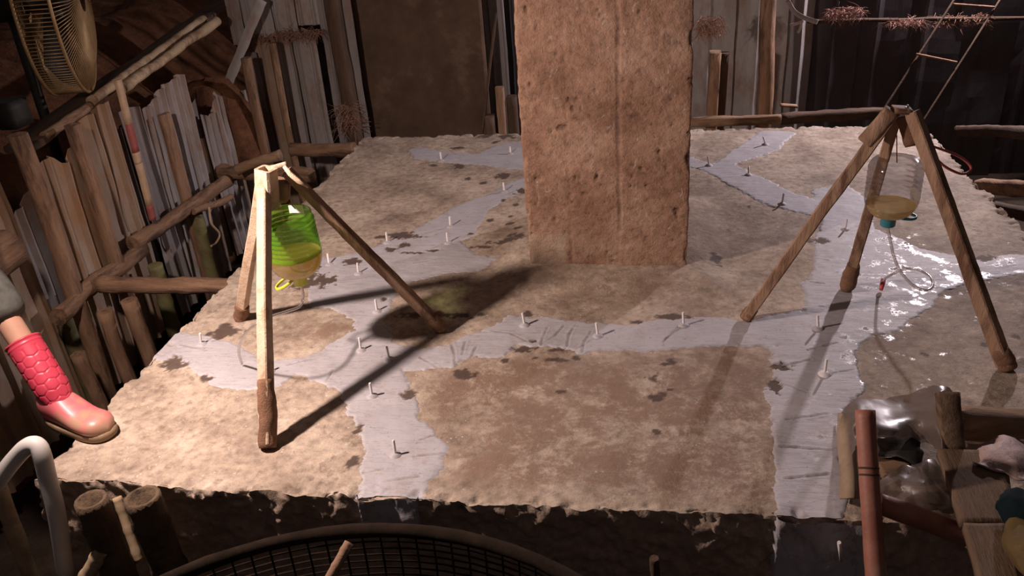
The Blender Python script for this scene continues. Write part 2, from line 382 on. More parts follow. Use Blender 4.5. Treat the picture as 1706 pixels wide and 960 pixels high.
M['cloth'] = mottled('dark_grey_cloth', (0.055, 0.056, 0.05), (0.12, 0.12, 0.105), None, 18, rough=0.95, bmp=0.5)
M['hair'] = plain('black_hair', (0.015, 0.012, 0.01), 0.5)
M['brass'] = mottled('rusty_wire', (0.30, 0.19, 0.085), (0.44, 0.30, 0.15), None, 20, rough=0.45, metal=0.4, bmp=0.1)
M['black'] = mottled('black_plastic', (0.012, 0.010, 0.009), (0.03, 0.026, 0.022), None, 12, rough=0.6, bmp=0.2)
M['basket'] = mottled('grimy_basket', (0.012, 0.008, 0.006), (0.03, 0.02, 0.013), None, 14, rough=0.95, bmp=0.4, spec=0.08)
M['film'] = clear('dirty_plastic_film', (0.60, 0.54, 0.50), 0.02, 0.35, 0.62, (0.22, 0.17, 0.14))
M['card'] = mottled('wet_cardboard', (0.27, 0.19, 0.125), (0.40, 0.31, 0.22), (0.17, 0.11, 0.07), 10, 5, rough=0.85, bmp=0.2)
M['plank'] = mottled('muddy_plank', (0.22, 0.14, 0.085), (0.34, 0.23, 0.14), (0.13, 0.08, 0.05), 8, 4, rough=0.8, bmp=0.6, bdist=0.004)
M['sack'] = mottled('pale_pink_sack', (0.30, 0.20, 0.175), (0.46, 0.33, 0.30), (0.16, 0.10, 0.07), 10, 5, rough=0.6, bmp=0.5, bdist=0.004)
M['yellow'] = mottled('dull_yellow_cloth', (0.09, 0.058, 0.02), (0.16, 0.105, 0.04), (0.18, 0.11, 0.05), 9, 5, rough=0.8, bmp=0.4)
M['teal'] = mottled('dark_teal_cloth', (0.005, 0.010, 0.012), (0.012, 0.022, 0.025), None, 9, rough=0.95, bmp=0.3, spec=0.08)
M['rag'] = mottled('reddish_fibre', (0.22, 0.12, 0.08), (0.36, 0.21, 0.15), None, 30, rough=0.95, bmp=0.6)
M['rag_red'] = mottled('pink_brown_fibre', (0.24, 0.125, 0.10), (0.38, 0.22, 0.18), None, 30, rough=0.95, bmp=0.6)
M['strip'] = mottled('pale_plastic_strip', (0.50, 0.42, 0.38), (0.66, 0.58, 0.54), None, 14, rough=0.5, bmp=0.2)
M['staff_red'] = plain('red_staff_paint', (0.30, 0.075, 0.06), 0.7)
M['staff_white'] = plain('dirty_cream_staff_paint', (0.46, 0.31, 0.19), 0.7)
M['lampmetal'] = plain('lamp_housing_metal', (0.05, 0.05, 0.05), 0.5, 0.6)
m, nt, b = newmat('lit_lamp_glass'); b.inputs['Base Color'].default_value = (1, 0.9, 0.8, 1); b.inputs['Emission Color'].default_value = (1, 0.85, 0.7, 1); b.inputs['Emission Strength'].default_value = 8; M['lampglass'] = m

VAR = {}
def grained(key, c1, c2, dirt, scale, rough=0.88, bmp=0.8):
    VAR[M[key].name] = [mottled(M[key].name + '_' + n_, c1, c2, dirt, scale, scale * 0.6, 0.47, 0.6, rough=rough, bmp=bmp, bdist=0.005, stretch=st_) for n_, st_ in (('x', (0.16, 1, 1)), ('y', (1, 0.16, 1)), ('z', (1, 1, 0.16)))]
grained('log', (0.17, 0.095, 0.055), (0.38, 0.235, 0.145), (0.09, 0.052, 0.034), 20)
grained('wood', (0.20, 0.115, 0.065), (0.42, 0.28, 0.175), (0.12, 0.068, 0.04), 22)
grained('wood_dark', (0.045, 0.028, 0.018), (0.12, 0.074, 0.048), None, 22)
grained('leg_r', (0.24, 0.135, 0.082), (0.47, 0.31, 0.21), (0.15, 0.08, 0.048), 26, 0.8)
grained('plank', (0.11, 0.068, 0.042), (0.22, 0.145, 0.09), (0.07, 0.042, 0.028), 18)
def gm(mat, A, B):
    if mat.name in VAR:
        d = Vector(B) - Vector(A); return VAR[mat.name][max(range(3), key=lambda k: abs(d[k]))]
    return mat
# ------------------------------------------------------------------ the two work lamps that light the pit (just outside the picture)
def flood(lab, pos, aim, power, color, mount):
    d = (aim - pos).normalized(); base = Vector((mount[0], mount[1], mount[2]))
    root = empty('work_lamp', base, lab, 'lamp')
    back = pos - d * 0.03
    v, f = lathe([(0.03, -0.09), (0.055, -0.08), (0.085, -0.02), (0.088, 0.0), (0.080, 0.0), (0.05, -0.05)], back, 24, d, True, True)
    mk('housing', v, f, M['lampmetal'], root)
    v, f = lathe([(0.045, 0.0), (0.001, 0.004)], back - d * 0.046, 20, d); mk('bulb_glass', v, f, M['lampglass'], root)
    bamboo('post', base, back - d * 0.10 + Vector((0, 0, 0.05)), 0.022, M['bamboo'], root, 6)
    ld = bpy.data.lights.new('work_lamp_light', 'SPOT'); ld.energy = power; ld.color = color
    ld.spot_size = math.radians(178); ld.spot_blend = 0.8; ld.shadow_soft_size = 0.045
    lo = bpy.data.objects.new('work_lamp_light', ld); COL.objects.link(lo); lo.parent = root
    lo.location = pos - base; lo.rotation_euler = d.to_track_quat('-Z', 'Y').to_euler()
    return root
flood('warm halogen work lamp on a bamboo post left of the slab', LAMP_A, AIM_A, POWER_A, COLOR_A, (LAMP_A.x - 0.18, LAMP_A.y - 0.10, -0.74))
flood('white work lamp on a bamboo post behind the right tripod', LAMP_B, AIM_B, POWER_B, COLOR_B, (LAMP_B.x + 0.05, LAMP_B.y + 0.12, -0.74))

# ------------------------------------------------------------------ structure: pit floor, earth walls
SX0, SX1, SY0, SY1 = -1.65, 1.41, 1.56, 4.575
def heightmesh(name, x0, x1, nx, y0, y1, ny, fn, mat, kind='structure'):
    X, Y = np.meshgrid(np.linspace(x0, x1, nx), np.linspace(y0, y1, ny)); p = np.stack([X.ravel(), Y.ravel(), 0 * X.ravel()], 1)
    p[:, 2] = fn(p); o = mk(name, p, grid_faces(nx, ny), mat); tag(o, kind=kind); return o
heightmesh('floor', -4.2, 3.6, 110, -1.0, 7.2, 120, lambda p: -0.75 + 0.05 * fbm(p, 2.5, 4, 3), M['mud'])
def bank(p):
    t = sstep(-2.62, -3.6, p[:, 0]); return 0.05 + 0.62 * t + 0.09 * fbm(p, 3.0, 5, 5) - 0.9 * sstep(-2.70, -2.52, p[:, 0])
heightmesh('wall_left', -4.6, -2.5, 90, 0.2, 7.0, 200, bank, M['soil'])
def vwall(name, A, B, z0, z1, mat, seed, amp=0.05):
    nu, nv = 120, 40; U, V = np.meshgrid(np.linspace(0, 1, nu), np.linspace(z0, z1, nv))
    A, B = np.array(A), np.array(B); p = A[None] + (B - A)[None] * U.ravel()[:, None]
    p = np.concatenate([p, V.ravel()[:, None]], 1); nrm = np.array([-(B - A)[1], (B - A)[0], 0]); nrm = nrm / np.linalg.norm(nrm)
    p = p + nrm * (fbm(p, 2.5, 5, seed) * amp)[:, None]
    return tag(mk(name, p, grid_faces(nu, nv), mat), kind='structure')
wall_back = vwall('wall_back', (-2.9, 5.95), (3.3, 5.95), -0.8, 1.5, M['mud'], 31)
wall_right = vwall('wall_right', (2.55, 6.1), (2.55, 0.4), -0.8, 1.2, M['mud'], 37)
wall_left = bpy.data.objects['wall_left']

# ------------------------------------------------------------------ slab
def poly(pts): return np.array([G(x, y)[:2] for x, y in pts])
def sdf(P2, poly):
    n = len(poly); d = np.full(len(P2), 1e9); inside = np.zeros(len(P2), bool)
    for i in range(n):
        a, b_ = poly[i], poly[(i + 1) % n]; e = b_ - a; wv = P2 - a
        t = np.clip((wv @ e) / (e @ e + 1e-12), 0, 1); q = wv - t[:, None] * e; d = np.minimum(d, (q ** 2).sum(1))
        c1 = (a[1] <= P2[:, 1]) != (b_[1] <= P2[:, 1])
        with np.errstate(divide='ignore', invalid='ignore'):
            xi = a[0] + (P2[:, 1] - a[1]) * e[0] / (e[1] if abs(e[1]) > 1e-12 else 1e-12)
        inside ^= c1 & (P2[:, 0] < xi)
    return np.where(inside, 1, -1) * np.sqrt(d)
BANDS = [
 # left arm + front arm + middle strip
 [(243,592),(285,552),(350,558),(394,574),(437,599),(500,596),(525,586),(553,571),(597,549),(631,524),(655,545),(650,572),(700,580),(740,575),(775,560),(812,545),(843,524),(893,527),(965,536),(1043,542),(1099,533),(1170,527),(1238,534),(1336,516),(1360,560),(1290,583),(1215,575),(1170,577),(1131,586),(1037,589),(971,592),(943,583),(896,577),(865,577),(843,596),(790,596),(756,611),(719,614),(672,617),(681,640),(697,674),(703,696),(725,724),(741,746),(736,775),(715,805),(712,860),(590,860),(601,800),(600,746),(591,711),(580,680),(562,649),(525,636),(497,627),(459,650),(403,655),(350,645),(325,615)],
 # broad band up past the tripod to the column
 [(512,489),(500,460),(520,430),(575,428),(625,410),(690,385),(720,365),(760,345),(810,325),(850,305),(900,285),(900,300),(880,318),(850,330),(820,350),(800,370),(795,390),(770,400),(790,425),(830,430),(800,450),(740,458),(690,470),(660,500),(645,530),(600,560),(566,524),(525,511)],
 # rear left patch
 [(672,250),(700,244),(735,252),(790,258),(840,240),(900,225),(900,285),(850,282),(790,275),(730,272),(690,265)],
 # rear right strip
 [(1130,262),(1150,262),(1187,271),(1212,254),(1267,217),(1329,221),(1317,233),(1296,250),(1233,275),(1287,304),(1329,325),(1358,333),(1354,315),(1417,308),(1450,337),(1458,383),(1508,400),(1546,417),(1608,425),(1706,425),(1760,425),(1760,460),(1706,458),(1650,467),(1600,479),(1571,492),(1558,517),(1517,533),(1502,552),(1463,558),(1427,587),(1424,610),(1443,640),(1430,662),(1405,700),(1412,760),(1415,900),(1290,900),(1288,780),(1287,721),(1274,662),(1293,620),(1280,581),(1336,516),(1329,475),(1350,450),(1358,396),(1371,367),(1346,358),(1275,342),(1229,317),(1187,292),(1150,279),(1130,285)],
]
BANDP = [poly(b_) for b_ in BANDS]
def paste_sdf(p):
    d = np.full(len(p), -1e9)
    for q in BANDP: d = np.maximum(d, sdf(p[:, :2], q))
    return d + 0.020 * fbm(p, 9, 3, 41) + 0.018 * fbm(p, 40, 4, 43, 0.7)
# blots: (px, py, half-width px, half-height px)
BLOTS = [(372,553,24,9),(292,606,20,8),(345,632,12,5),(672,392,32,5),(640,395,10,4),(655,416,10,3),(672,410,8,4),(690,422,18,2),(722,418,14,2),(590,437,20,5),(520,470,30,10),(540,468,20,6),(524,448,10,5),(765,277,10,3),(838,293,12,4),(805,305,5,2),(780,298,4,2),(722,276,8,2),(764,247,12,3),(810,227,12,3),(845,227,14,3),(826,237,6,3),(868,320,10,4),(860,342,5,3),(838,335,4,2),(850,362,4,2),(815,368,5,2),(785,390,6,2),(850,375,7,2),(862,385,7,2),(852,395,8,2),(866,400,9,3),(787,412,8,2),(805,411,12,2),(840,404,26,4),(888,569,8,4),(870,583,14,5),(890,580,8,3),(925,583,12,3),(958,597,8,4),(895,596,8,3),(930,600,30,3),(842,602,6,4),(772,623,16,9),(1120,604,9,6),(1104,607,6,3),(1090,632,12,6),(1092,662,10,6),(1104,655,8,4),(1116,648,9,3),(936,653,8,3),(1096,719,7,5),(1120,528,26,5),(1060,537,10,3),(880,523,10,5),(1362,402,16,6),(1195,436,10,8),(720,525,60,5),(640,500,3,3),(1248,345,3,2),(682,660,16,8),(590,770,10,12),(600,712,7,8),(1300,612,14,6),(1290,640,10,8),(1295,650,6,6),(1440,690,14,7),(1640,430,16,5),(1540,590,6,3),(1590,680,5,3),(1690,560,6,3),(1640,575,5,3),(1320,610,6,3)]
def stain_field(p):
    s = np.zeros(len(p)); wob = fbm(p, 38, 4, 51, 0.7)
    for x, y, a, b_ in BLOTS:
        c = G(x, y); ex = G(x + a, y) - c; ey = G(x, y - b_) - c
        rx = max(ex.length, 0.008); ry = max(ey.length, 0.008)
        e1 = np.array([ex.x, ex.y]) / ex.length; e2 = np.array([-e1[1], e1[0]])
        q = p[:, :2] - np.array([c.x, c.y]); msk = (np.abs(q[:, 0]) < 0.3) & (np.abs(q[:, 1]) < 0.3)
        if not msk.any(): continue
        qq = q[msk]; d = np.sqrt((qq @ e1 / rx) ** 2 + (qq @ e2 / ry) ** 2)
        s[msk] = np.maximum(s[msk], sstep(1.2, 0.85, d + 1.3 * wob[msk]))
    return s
BROWN = [poly([(690,640),(790,610),(860,600),(1000,600),(1140,592),(1275,590),(1270,660),(1280,720),(1285,840),(1000,830),(760,800),(740,720)]), poly([(500,540),(560,530),(590,545),(560,565),(510,565)]), poly([(740,560),(800,555),(790,575),(740,575)]), poly([(880,460),(1150,460),(1230,470),(1230,525),(900,520),(830,500)]), poly([(1150,300),(1330,370),(1330,430),(1150,440)])]
BROWNW = [1.0, 0.9, 0.6, 0.55, 0.55]
WET = poly([(1390,370),(1480,360),(1600,400),(1720,380),(1720,640),(1560,660),(1500,690),(1420,720),(1420,880),(1340,880),(1340,760),(1370,640),(1330,560),(1380,440)])
def fields(p):
    br = np.zeros(len(p)); wob = 0.06 * fbm(p, 6, 4, 61)
    for q, wgt in zip(BROWN, BROWNW): br = np.maximum(br, wgt * sstep(-0.05, 0.06, sdf(p[:, :2], q) + wob))
    wet = sstep(-0.04, 0.10, sdf(p[:, :2], WET) + wob)
    return stain_field(p), br, wet
def slab_disp(p):
    ed = np.minimum.reduce([p[:, 0] - SX0, SX1 - p[:, 0], p[:, 1] - SY0, SY1 - p[:, 1]])
    near = sstep(0.05, 0.0, ed); side = (p[:, 2] < -0.001)
    amp = 0.0025 + 0.009 * near
    d = np.stack([fbm(p + 11.3 * k, 18, 4, 70 + k, 0.6) for k in range(3)], 1) * amp[:, None]
    chip = np.clip(fbm(p, 26, 3, 77) - 0.05, 0, 1) * near * 0.03
    d[:, 2] -= np.where(p[:, 2] > -0.02, chip, 0)
    d[:, 1] += np.where(p[:, 1] < SY0 + 0.01, 0.020 * fbm(p, 12, 4, 79, 0.65) + chip * 0.6, 0)
    d[:, 0] += np.where(p[:, 0] < SX0 + 0.01, 0.018 * fbm(p, 7, 4, 80) + chip * 0.5, 0)
    d[:, 0] -= np.where(p[:, 0] > SX1 - 0.01, 0.018 * fbm(p, 7, 4, 81) + chip * 0.5, 0)
    # low mortar mound round the column foot
    dx = np.maximum.reduce([-0.47 - p[:, 0], p[:, 0] - 0.15, 2.80 - p[:, 1], p[:, 1] - 3.45, 0 * p[:, 0]])
    d[:, 2] += 0.03 * sstep(0.16, 0.0, dx) * (p[:, 2] > -0.001)
    d[:, 2] += (0.004 * fbm(p, 3, 3, 83)) * (p[:, 2] > -0.001) * (1 - near)
    return d
gx = np.linspace(SX0, SX1, 500); gy = np.linspace(SY0, SY1, 490)
X, Y = np.meshgrid(gx, gy); top = np.stack([X.ravel(), Y.ravel(), 0 * X.ravel()], 1)
V = [top]; Fs = [grid_faces(500, 490)]; side = [np.zeros(len(top))]; off = len(top)
def skirt(line, flip, nz, zb=-0.55):
    global off
    zs = np.linspace(0, zb, nz); L = np.repeat(line[None], nz, 0).copy(); L[:, :, 2] = zs[:, None]
    V.append(L.reshape(-1, 3)); f = grid_faces(len(line), nz, False, off); Fs.append(f if flip else f[:, ::-1]); side.append(np.repeat(sstep(0.0, -0.02, zs), len(line))); off += len(L.reshape(-1, 3))
skirt(np.stack([gx, 0 * gx + SY0, 0 * gx], 1), True, 70); skirt(np.stack([gx, 0 * gx + SY1, 0 * gx], 1), False, 14)
skirt(np.stack([0 * gy + SX0, gy, 0 * gy], 1), False, 36); skirt(np.stack([0 * gy + SX1, gy, 0 * gy], 1), True, 36)
allp = np.concatenate(V); Fs[0] = Fs[0]
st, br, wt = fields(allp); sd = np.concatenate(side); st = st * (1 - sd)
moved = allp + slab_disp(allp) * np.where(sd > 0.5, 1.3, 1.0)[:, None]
slab = mk('concrete_footing', moved, np.concatenate(Fs), M['slab'], attrs={'stain_shade': st, 'brown': br, 'wet': wt, 'side': sd})
tag(slab, 'large flat square concrete footing with a rough dark front edge', 'footing')

# sealant network: thin sheet of paste whose ragged edge sinks into the concrete
nx, ny = 640, 630
gx2 = np.linspace(SX0 + 0.004, SX1 - 0.004, nx); gy2 = np.linspace(SY0 + 0.002, SY1 - 0.004, ny)
X, Y = np.meshgrid(gx2, gy2); pp = np.stack([X.ravel(), Y.ravel(), 0 * X.ravel()], 1)
sd_ = paste_sdf(pp); keep = (sd_ > -0.022).reshape(ny, nx)
cell = keep[:-1, :-1] & keep[1:, :-1] & keep[:-1, 1:] & keep[1:, 1:]
f = grid_faces(nx, ny)[cell.ravel()]
used = np.unique(f); remap = -np.ones(nx * ny, int); remap[used] = np.arange(len(used))
pu = pp[used]; su = sd_[used]; stp, brp, wtp = fields(pu)
zz = slab_disp(pu)[:, 2] * 0.6 - 0.006 + 0.0090 * sstep(-0.012, 0.014, su) + 0.0016 * fbm(pu * np.array([1, 2.5, 1]), 16, 4, 91)
zz -= 0.006 * sstep(0.45, 0.7, stp)
STROKES = [[(752,572),(757,590),(758,608)],[(775,570),(770,592)],[(794,578),(786,595),(778,604)],[(912,547),(905,563),(902,576)],[(940,544),(925,560),(903,574)],[(958,543),(948,560),(945,578)],[(985,553),(973,573),(970,588)],[(1130,545),(1116,560),(1104,573)],[(700,597),(718,606),(735,617)],[(818,552),(850,556),(878,570)],[(425,655),(440,640)],[(543,638),(556,618)],[(470,640),(497,628)],[(690,763),(715,760),(742,757)],[(606,790),(640,784)],[(700,735),(738,722)],[(640,805),(700,796)],[(1300,640),(1345,655)],[(1310,700),(1380,690)],[(1300,612),(1350,600)],[(1345,585),(1395,572)],[(1300,745),(1390,752)],[(1305,800),(1380,792)],[(1340,470),(1372,474)],[(1345,430),(1380,436)],[(560,470),(620,462)],[(690,440),(740,430)],[(820,335),(860,318)],[(300,575),(345,585)],[(480,610),(520,600)]]
gd = np.full(len(pu), 9.0)
for stk in STROKES:
    q = np.array([list(G(x, y)[:2]) for x, y in stk])
    for a_, b__ in zip(q[:-1], q[1:]):
        e_ = b__ - a_; w_ = pu[:, :2] - a_; t__ = np.clip((w_ @ e_) / (e_ @ e_), 0, 1); gd = np.minimum(gd, np.sqrt(((w_ - t__[:, None] * e_) ** 2).sum(1)))
gd = gd + 0.003 * fbm(pu, 40, 2, 99)
zz = zz - 0.0026 * sstep(0.005, 0.0, gd) + 0.0015 * sstep(0.011, 0.007, gd) * sstep(0.003, 0.007, gd)
stp = np.maximum(stp, 0.55 * sstep(0.0055, 0.001, gd))  # groove lines darkened: dirt and painted shade together
pu[:, 2] = zz
paste = mk('sealant_band', pu, remap[f], M['paste'], attrs={'stain_shade': stp, 'wet': wtp})
tag(paste, 'grey sealant paste smeared in branching bands across the footing', 'sealant')
def edge_patch(x0, x1, z1, seed):
    nu, nv = 50, 24; U, Vv = np.meshgrid(np.linspace(x0, x1, nu), np.linspace(0.004, z1, nv)); p = np.stack([U.ravel(), 0 * U.ravel() + SY0 - 0.012, Vv.ravel()], 1)
    p[:, 1] += 0.012 * fbm(p, 14, 4, seed) - 0.012 * np.abs(fbm(p * np.array([1, 1, .4]), 22, 3, seed + 3))
    p[:, 0] += 0.02 * fbm(p, 12, 3, seed + 5); edge = (np.abs((p[:, 0] - x0) / (x1 - x0) - 0.5) > 0.46); p[edge, 1] += 0.02
    return mk('edge_patch', p, grid_faces(nu, nv), M['paste'], paste, attrs={'stain_shade': 0 * p[:, 0], 'wet': 0.6 + 0 * p[:, 0]})
a = G(595, 826); b_ = G(700, 830); edge_patch(a.x, b_.x, -0.10, 95)
a = G(1288, 872); b_ = G(1425, 880); edge_patch(a.x, b_.x + 0.06, -0.26, 97)

# ------------------------------------------------------------------ column
cx0, cx1, cy0, cy1, ztop = -0.450, 0.134, 2.838, 3.42, 1.75
per = []
def arcp(cx, cy, a0):
    return [(cx + 0.008 * math.cos(a0 + t), cy + 0.008 * math.sin(a0 + t)) for t in np.linspace(0, math.pi / 2, 4)]
def seg(p, q, n): return [(p[0] + (q[0] - p[0]) * t, p[1] + (q[1] - p[1]) * t) for t in np.linspace(0, 1, n, endpoint=False)]
cn = [arcp(cx0 + .008, cy0 + .008, math.pi), arcp(cx1 - .008, cy0 + .008, 1.5 * math.pi), arcp(cx1 - .008, cy1 - .008, 0), arcp(cx0 + .008, cy1 - .008, .5 * math.pi)]
for k in range(4):
    per += cn[k][:-1]; per += seg(cn[k][-1], cn[(k + 1) % 4][0], 110 if k == 0 else 60)
per = np.array(per); nper = len(per); zs = np.linspace(-0.02, ztop, 260)
cp = np.concatenate([np.repeat(per[None], 260, 0), np.repeat(zs[:, None], nper, 1)[:, :, None]], 2).reshape(-1, 3)
cen = np.array([(cx0 + cx1) / 2, (cy0 + cy1) / 2]); 
nrm = np.zeros_like(cp); nrm[:, 1] = np.where(cp[:, 1] < cy0 + .01, -1, np.where(cp[:, 1] > cy1 - .01, 1, 0)); nrm[:, 0] = np.where(cp[:, 0] < cx0 + .01, -1, np.where(cp[:, 0] > cx1 - .01, 1, 0))
nrm /= np.linalg.norm(nrm, axis=1)[:, None] + 1e-9
front = (cp[:, 1] < cy0 + 0.005)
def vline(px, py, z0, z1, wd, seed):
    x = AY(px, py, cy0).x; return np.exp(-((cp[:, 0] - x - 0.004 * fbm(cp, 12, 2, seed)) / wd) ** 2) * front * sstep(z0 - .03, z0 + .03, cp[:, 2]) * sstep(z1 + .05, z1 - .05, cp[:, 2]) * (0.55 + 0.6 * np.abs(fbm(cp, 20, 2, seed + 1)))
l1 = vline(1031, 200, 0.16, 2, 0.005, 101); l2 = vline(943, 200, -0.1, 2, 0.005, 105) * (0.45 + 0.55 * sstep(0.25, 0.1, cp[:, 2]))
amp = 0.006 * fbm(cp, 7, 5, 111) + 0.003 * fbm(cp, 40, 3, 112) - 0.007 * l1 - 0.004 * l2
pits = sstep(0.42, 0.62, fbm(cp, 32, 3, 115)) * front; amp -= 0.007 * pits
# boards give a slightly stepped face
amp += 0.003 * np.where(cp[:, 0] > AY(1031, 200, cy0).x, 1, 0) * front
chipc = (np.abs(nrm).max(1) < 0.95) * np.clip(fbm(cp, 14, 3, 117), 0, 1) * 0.02; amp -= chipc
cpm = cp + nrm * amp[:, None]
stc = np.clip(0.9 * l1 + 0.35 * l2 + 0.6 * pits + sstep(0.32, 0.6, fbm(cp * np.array([1, 1, 0.8]), 9, 5, 119)) * 0.35, 0, 1)  # darkens joints and pits, plus random darker patches
xa = AY(885, 420, cy0).x; xb = AY(940, 420, cy0).x
pale = sstep(xa - .02, xa, cp[:, 0]) * sstep(xb + .01, xb, cp[:, 0]) * sstep(0.17, 0.13, cp[:, 2]) * front * (0.6 + 0.5 * fbm(cp, 15, 3, 121)) + 0.3 * front * sstep(0.22, 0.12, cp[:, 2]) * sstep(0.0, 0.4, fbm(cp, 10, 4, 122))
cf = grid_faces(nper, 260, True).tolist(); cf.append([(259) * nper + k for k in range(nper)])
column = mk('concrete_column', cpm, cf, M['column'], attrs={'stain_shade': stc, 'pale': pale})
tag(column, 'thick square brown concrete column with board joints rising from the footing', 'column')

# ------------------------------------------------------------------ injection pins
PINS = [
 (735,267,733,252,'white injection pin on the pale rear-left sealant patch'),
 (850,256,849,238,'white pin by the column on the rear-left sealant patch'),
 (840,319,838,302,'white pin at the narrow end of the band just left of the column'),
 (750,377,749,360,'upper of two close white pins midway along the broad left band'),
 (746,404,744,388,'lower of two close white pins midway along the broad left band'),
 (645,403,643,387,'white pin beside the long dark blot behind the right leg of the left tripod'),
 (548,440,545,420,'faint white pin right next to the green bottle'),
 (597,455,595,438,'white pin between green bottle and the slanting tripod leg'),
 (628,518,625,499,'white pin between the two long tripod leg shadows'),
 (601,583,598,562,'left of two white pins where the left sealant arms meet'),
 (648,598,644,577,'right of two white pins where the left sealant arms meet'),
 (620,659,616,638,'white pin beside the diagonal shadow at the top of the front sealant arm'),
 (659,758,655,732,'white pin nearest the front edge on the front sealant arm'),
 (874,541,870,521,'leftmost white pin on the strip in front of the column'),
 (996,559,993,537,'middle white pin on the strip in front of the column'),
 (1139,541,1138,520,'rightmost white pin on the strip in front of the column'),
 (1363,546,1362,525,'white pin on the right band just beyond the left leg of the right tripod'),
 (1374,622,1377,598,'white pin on the right band closest to the plastic film'),
 (1247,291,1248,270,'dark pin where the rear-right strip bends'),
 (1303,339,1306,321,'dark pin midway along the rear-right strip'),
 (1181,275,1179,259,'dark pin beside the column on the rear-right strip'),
 (1275,240,1271,227,'farthest pin at the tip of the rear-right strip'),
 (1408,382,1411,364,'white pin under the left leg of the right tripod'),
 (449,618,447,598,'white pin half hidden behind the front leg of the left tripod'),
 (335,572,333,555,'short faint pin near the outer tip of the left sealant arm'),
]
for i, (bx, by, tx, ty, lab) in enumerate(PINS):
    B = G(bx, by, 0.006); h = 0.043
    # top: point on the top pixel's ray at height h
    T = G(tx, ty, 0.006 + h); T = B + (T - B).normalized() * h if (T - B).length < h * 1.6 else B + Vector((0, 0, h))
    r = 0.0042
    root = empty('injection_pin', (B.x, B.y, 0.0), lab, 'pin', 'injection pins set in the grey sealant')
    v1, f1 = sweep([B - Vector((0, 0, 0.008)), B, B.lerp(T, 0.92), T], circ(r, 8), (0, 1, 0), [1, 1, 1, 0.8])
    mk('stem', v1, f1, M['pin'], root)
    v2, f2 = lathe([(0.020, -0.004), (0.015, 0.001), (0.008, 0.004), (0.0038, 0.006)], B, 12, (0, 0, 1), False, True)
    mk('base_disc', v2, f2, M['pin'] if i in (17,) else M['paste'], root)
# pin in the front face
a = AY(1398, 905, SY0 - 0.055); b_ = AY(1401, 932, SY0 - 0.01)
v, f = sweep([AY(1398, 904, SY0 - 0.07), AY(1402, 934, SY0 - 0.03)], circ(0.0045, 8), (0, 1, 0)); o = mk('injection_pin', v, f, M['pin']); tag(o, 'white pin sticking out of the sealant on the front face below the slab', 'pin', 'injection pins set in the grey sealant')

# ------------------------------------------------------------------ left tripod
def muddy_leg(root, A, B, wd, h, mat, seed, up=(0, 1, 0), sc=None, n=40):
    return stick('leg', A, B, rect(wd, h, 0.10), mat, root, n, 0.006, 0.0016, 30, seed, up, sc, False)
LT = Vector((-1.09, 2.2, 0.0))
t1 = empty('wooden_tripod', LT, 'muddy pale wooden tripod standing over the green bottle', 'tripod')
yT = 2.18
fA = G(446, 741, 0.012); fB = G(401, 527, 0.012); fC = G(735, 547, 0.012)
hA = AY(440, 300, yT - 0.01); hB = AY(437, 305, yT + 0.05); hC = AY(478, 286, yT + 0.04)
muddy_leg(t1, fA, hA, 0.035, 0.032, M['leg'], 1, (-0.22, -0.97, 0), np.linspace(1.06, 0.95, 40))
muddy_leg(t1, fB, hB, 0.034, 0.034, M['leg'], 2, (-0.1, -0.99, 0), np.linspace(1.0, 1.0, 40))
muddy_leg(t1, fC, hC, 0.030, 0.030, M['leg_r'], 3, (-0.1, -0.99, 0), np.linspace(1.15, 0.95, 40))
# mud crust on the front leg and small crust collars on the other feet
def crust(root, A, B, t0, t1_, r, seed):
    P = lerp(Vector(A).lerp(Vector(B), t0), Vector(A).lerp(Vector(B), t1_), 16)
    v, f = sweep(P, circ(r, 14), (0, 1, 0), [0.92, 1.0, 1.04, 1.0, 0.97, 1.02, 1.05, 1.0, 1.0, .98, 1.0, 1.0, .97, .95, .92, 0.86], 0.009, 26, seed)
    return mk('mud_crust', v, f, M['mudclod'], root)
crust(t1, fA, hA, -0.012, 0.24, 0.0255, 4); crust(t1, fB, hB, -0.01, 0.10, 0.0245, 5); crust(t1, fC, hC, -0.01, 0.08, 0.0215, 6)
# box collar: square sleeve with an open top, and the short bar bridging to the right leg
c0 = AY(447, 345, yT - 0.012); c1 = AY(443, 281, yT - 0.012)
ax = (c1 - c0).normalized()
Q = [c0, c0.lerp(c1, .33), c0.lerp(c1, .66), c1]
v, f = sweep(Q, rect(0.052, 0.052, 0.12), (-0.22, -0.97, 0), [0.96, 1.02, 1.03, 1.0], 0.003, 30, 8, cap=False)
m8 = 8; base = 3 * m8; o_ = len(v)
for k in range(m8): v.append(list(c1 + (Vector(v[base + k]) - c1) * 0.66))
for k in range(m8): v.append(list(c1 - ax * 0.03 + (Vector(v[base + k]) - c1) * 0.6))
for k in range(m8):
    k2 = (k + 1) % m8; f.append((base + k, base + k2, o_ + k2, o_ + k)); f.append((o_ + k, o_ + k2, o_ + m8 + k2, o_ + m8 + k))
f.append(tuple(o_ + m8 + k for k in range(m8))); mk('collar', v, f, M['leg'], t1, False)
g0 = AY(452, 281, yT + 0.005); g1 = AY(476, 275, yT + 0.03)
stick('bridge_bar', g0, g1 + (g1 - g0) * 0.1, circ(0.010, 10), M['leg'], t1, 8, 0, 0.002)
v, f = sweep([AY(473, 277, yT + .005), AY(483, 290, yT - .0), AY(497, 301, yT), AY(514, 313, yT + .005)], rect(0.006, 0.016), (0, 0, 1), [0.7, 1, 1.1, .3], 0.002, 40, 9)
mk('split_bark', v, f, M['leg'], t1)
# dark filler block inside the head
stick('head_block', AY(468, 300, yT + 0.045), AY(466, 332, yT + 0.045), rect(0.045, 0.05), M['leg_r'], t1, 6, 0, 0.004)

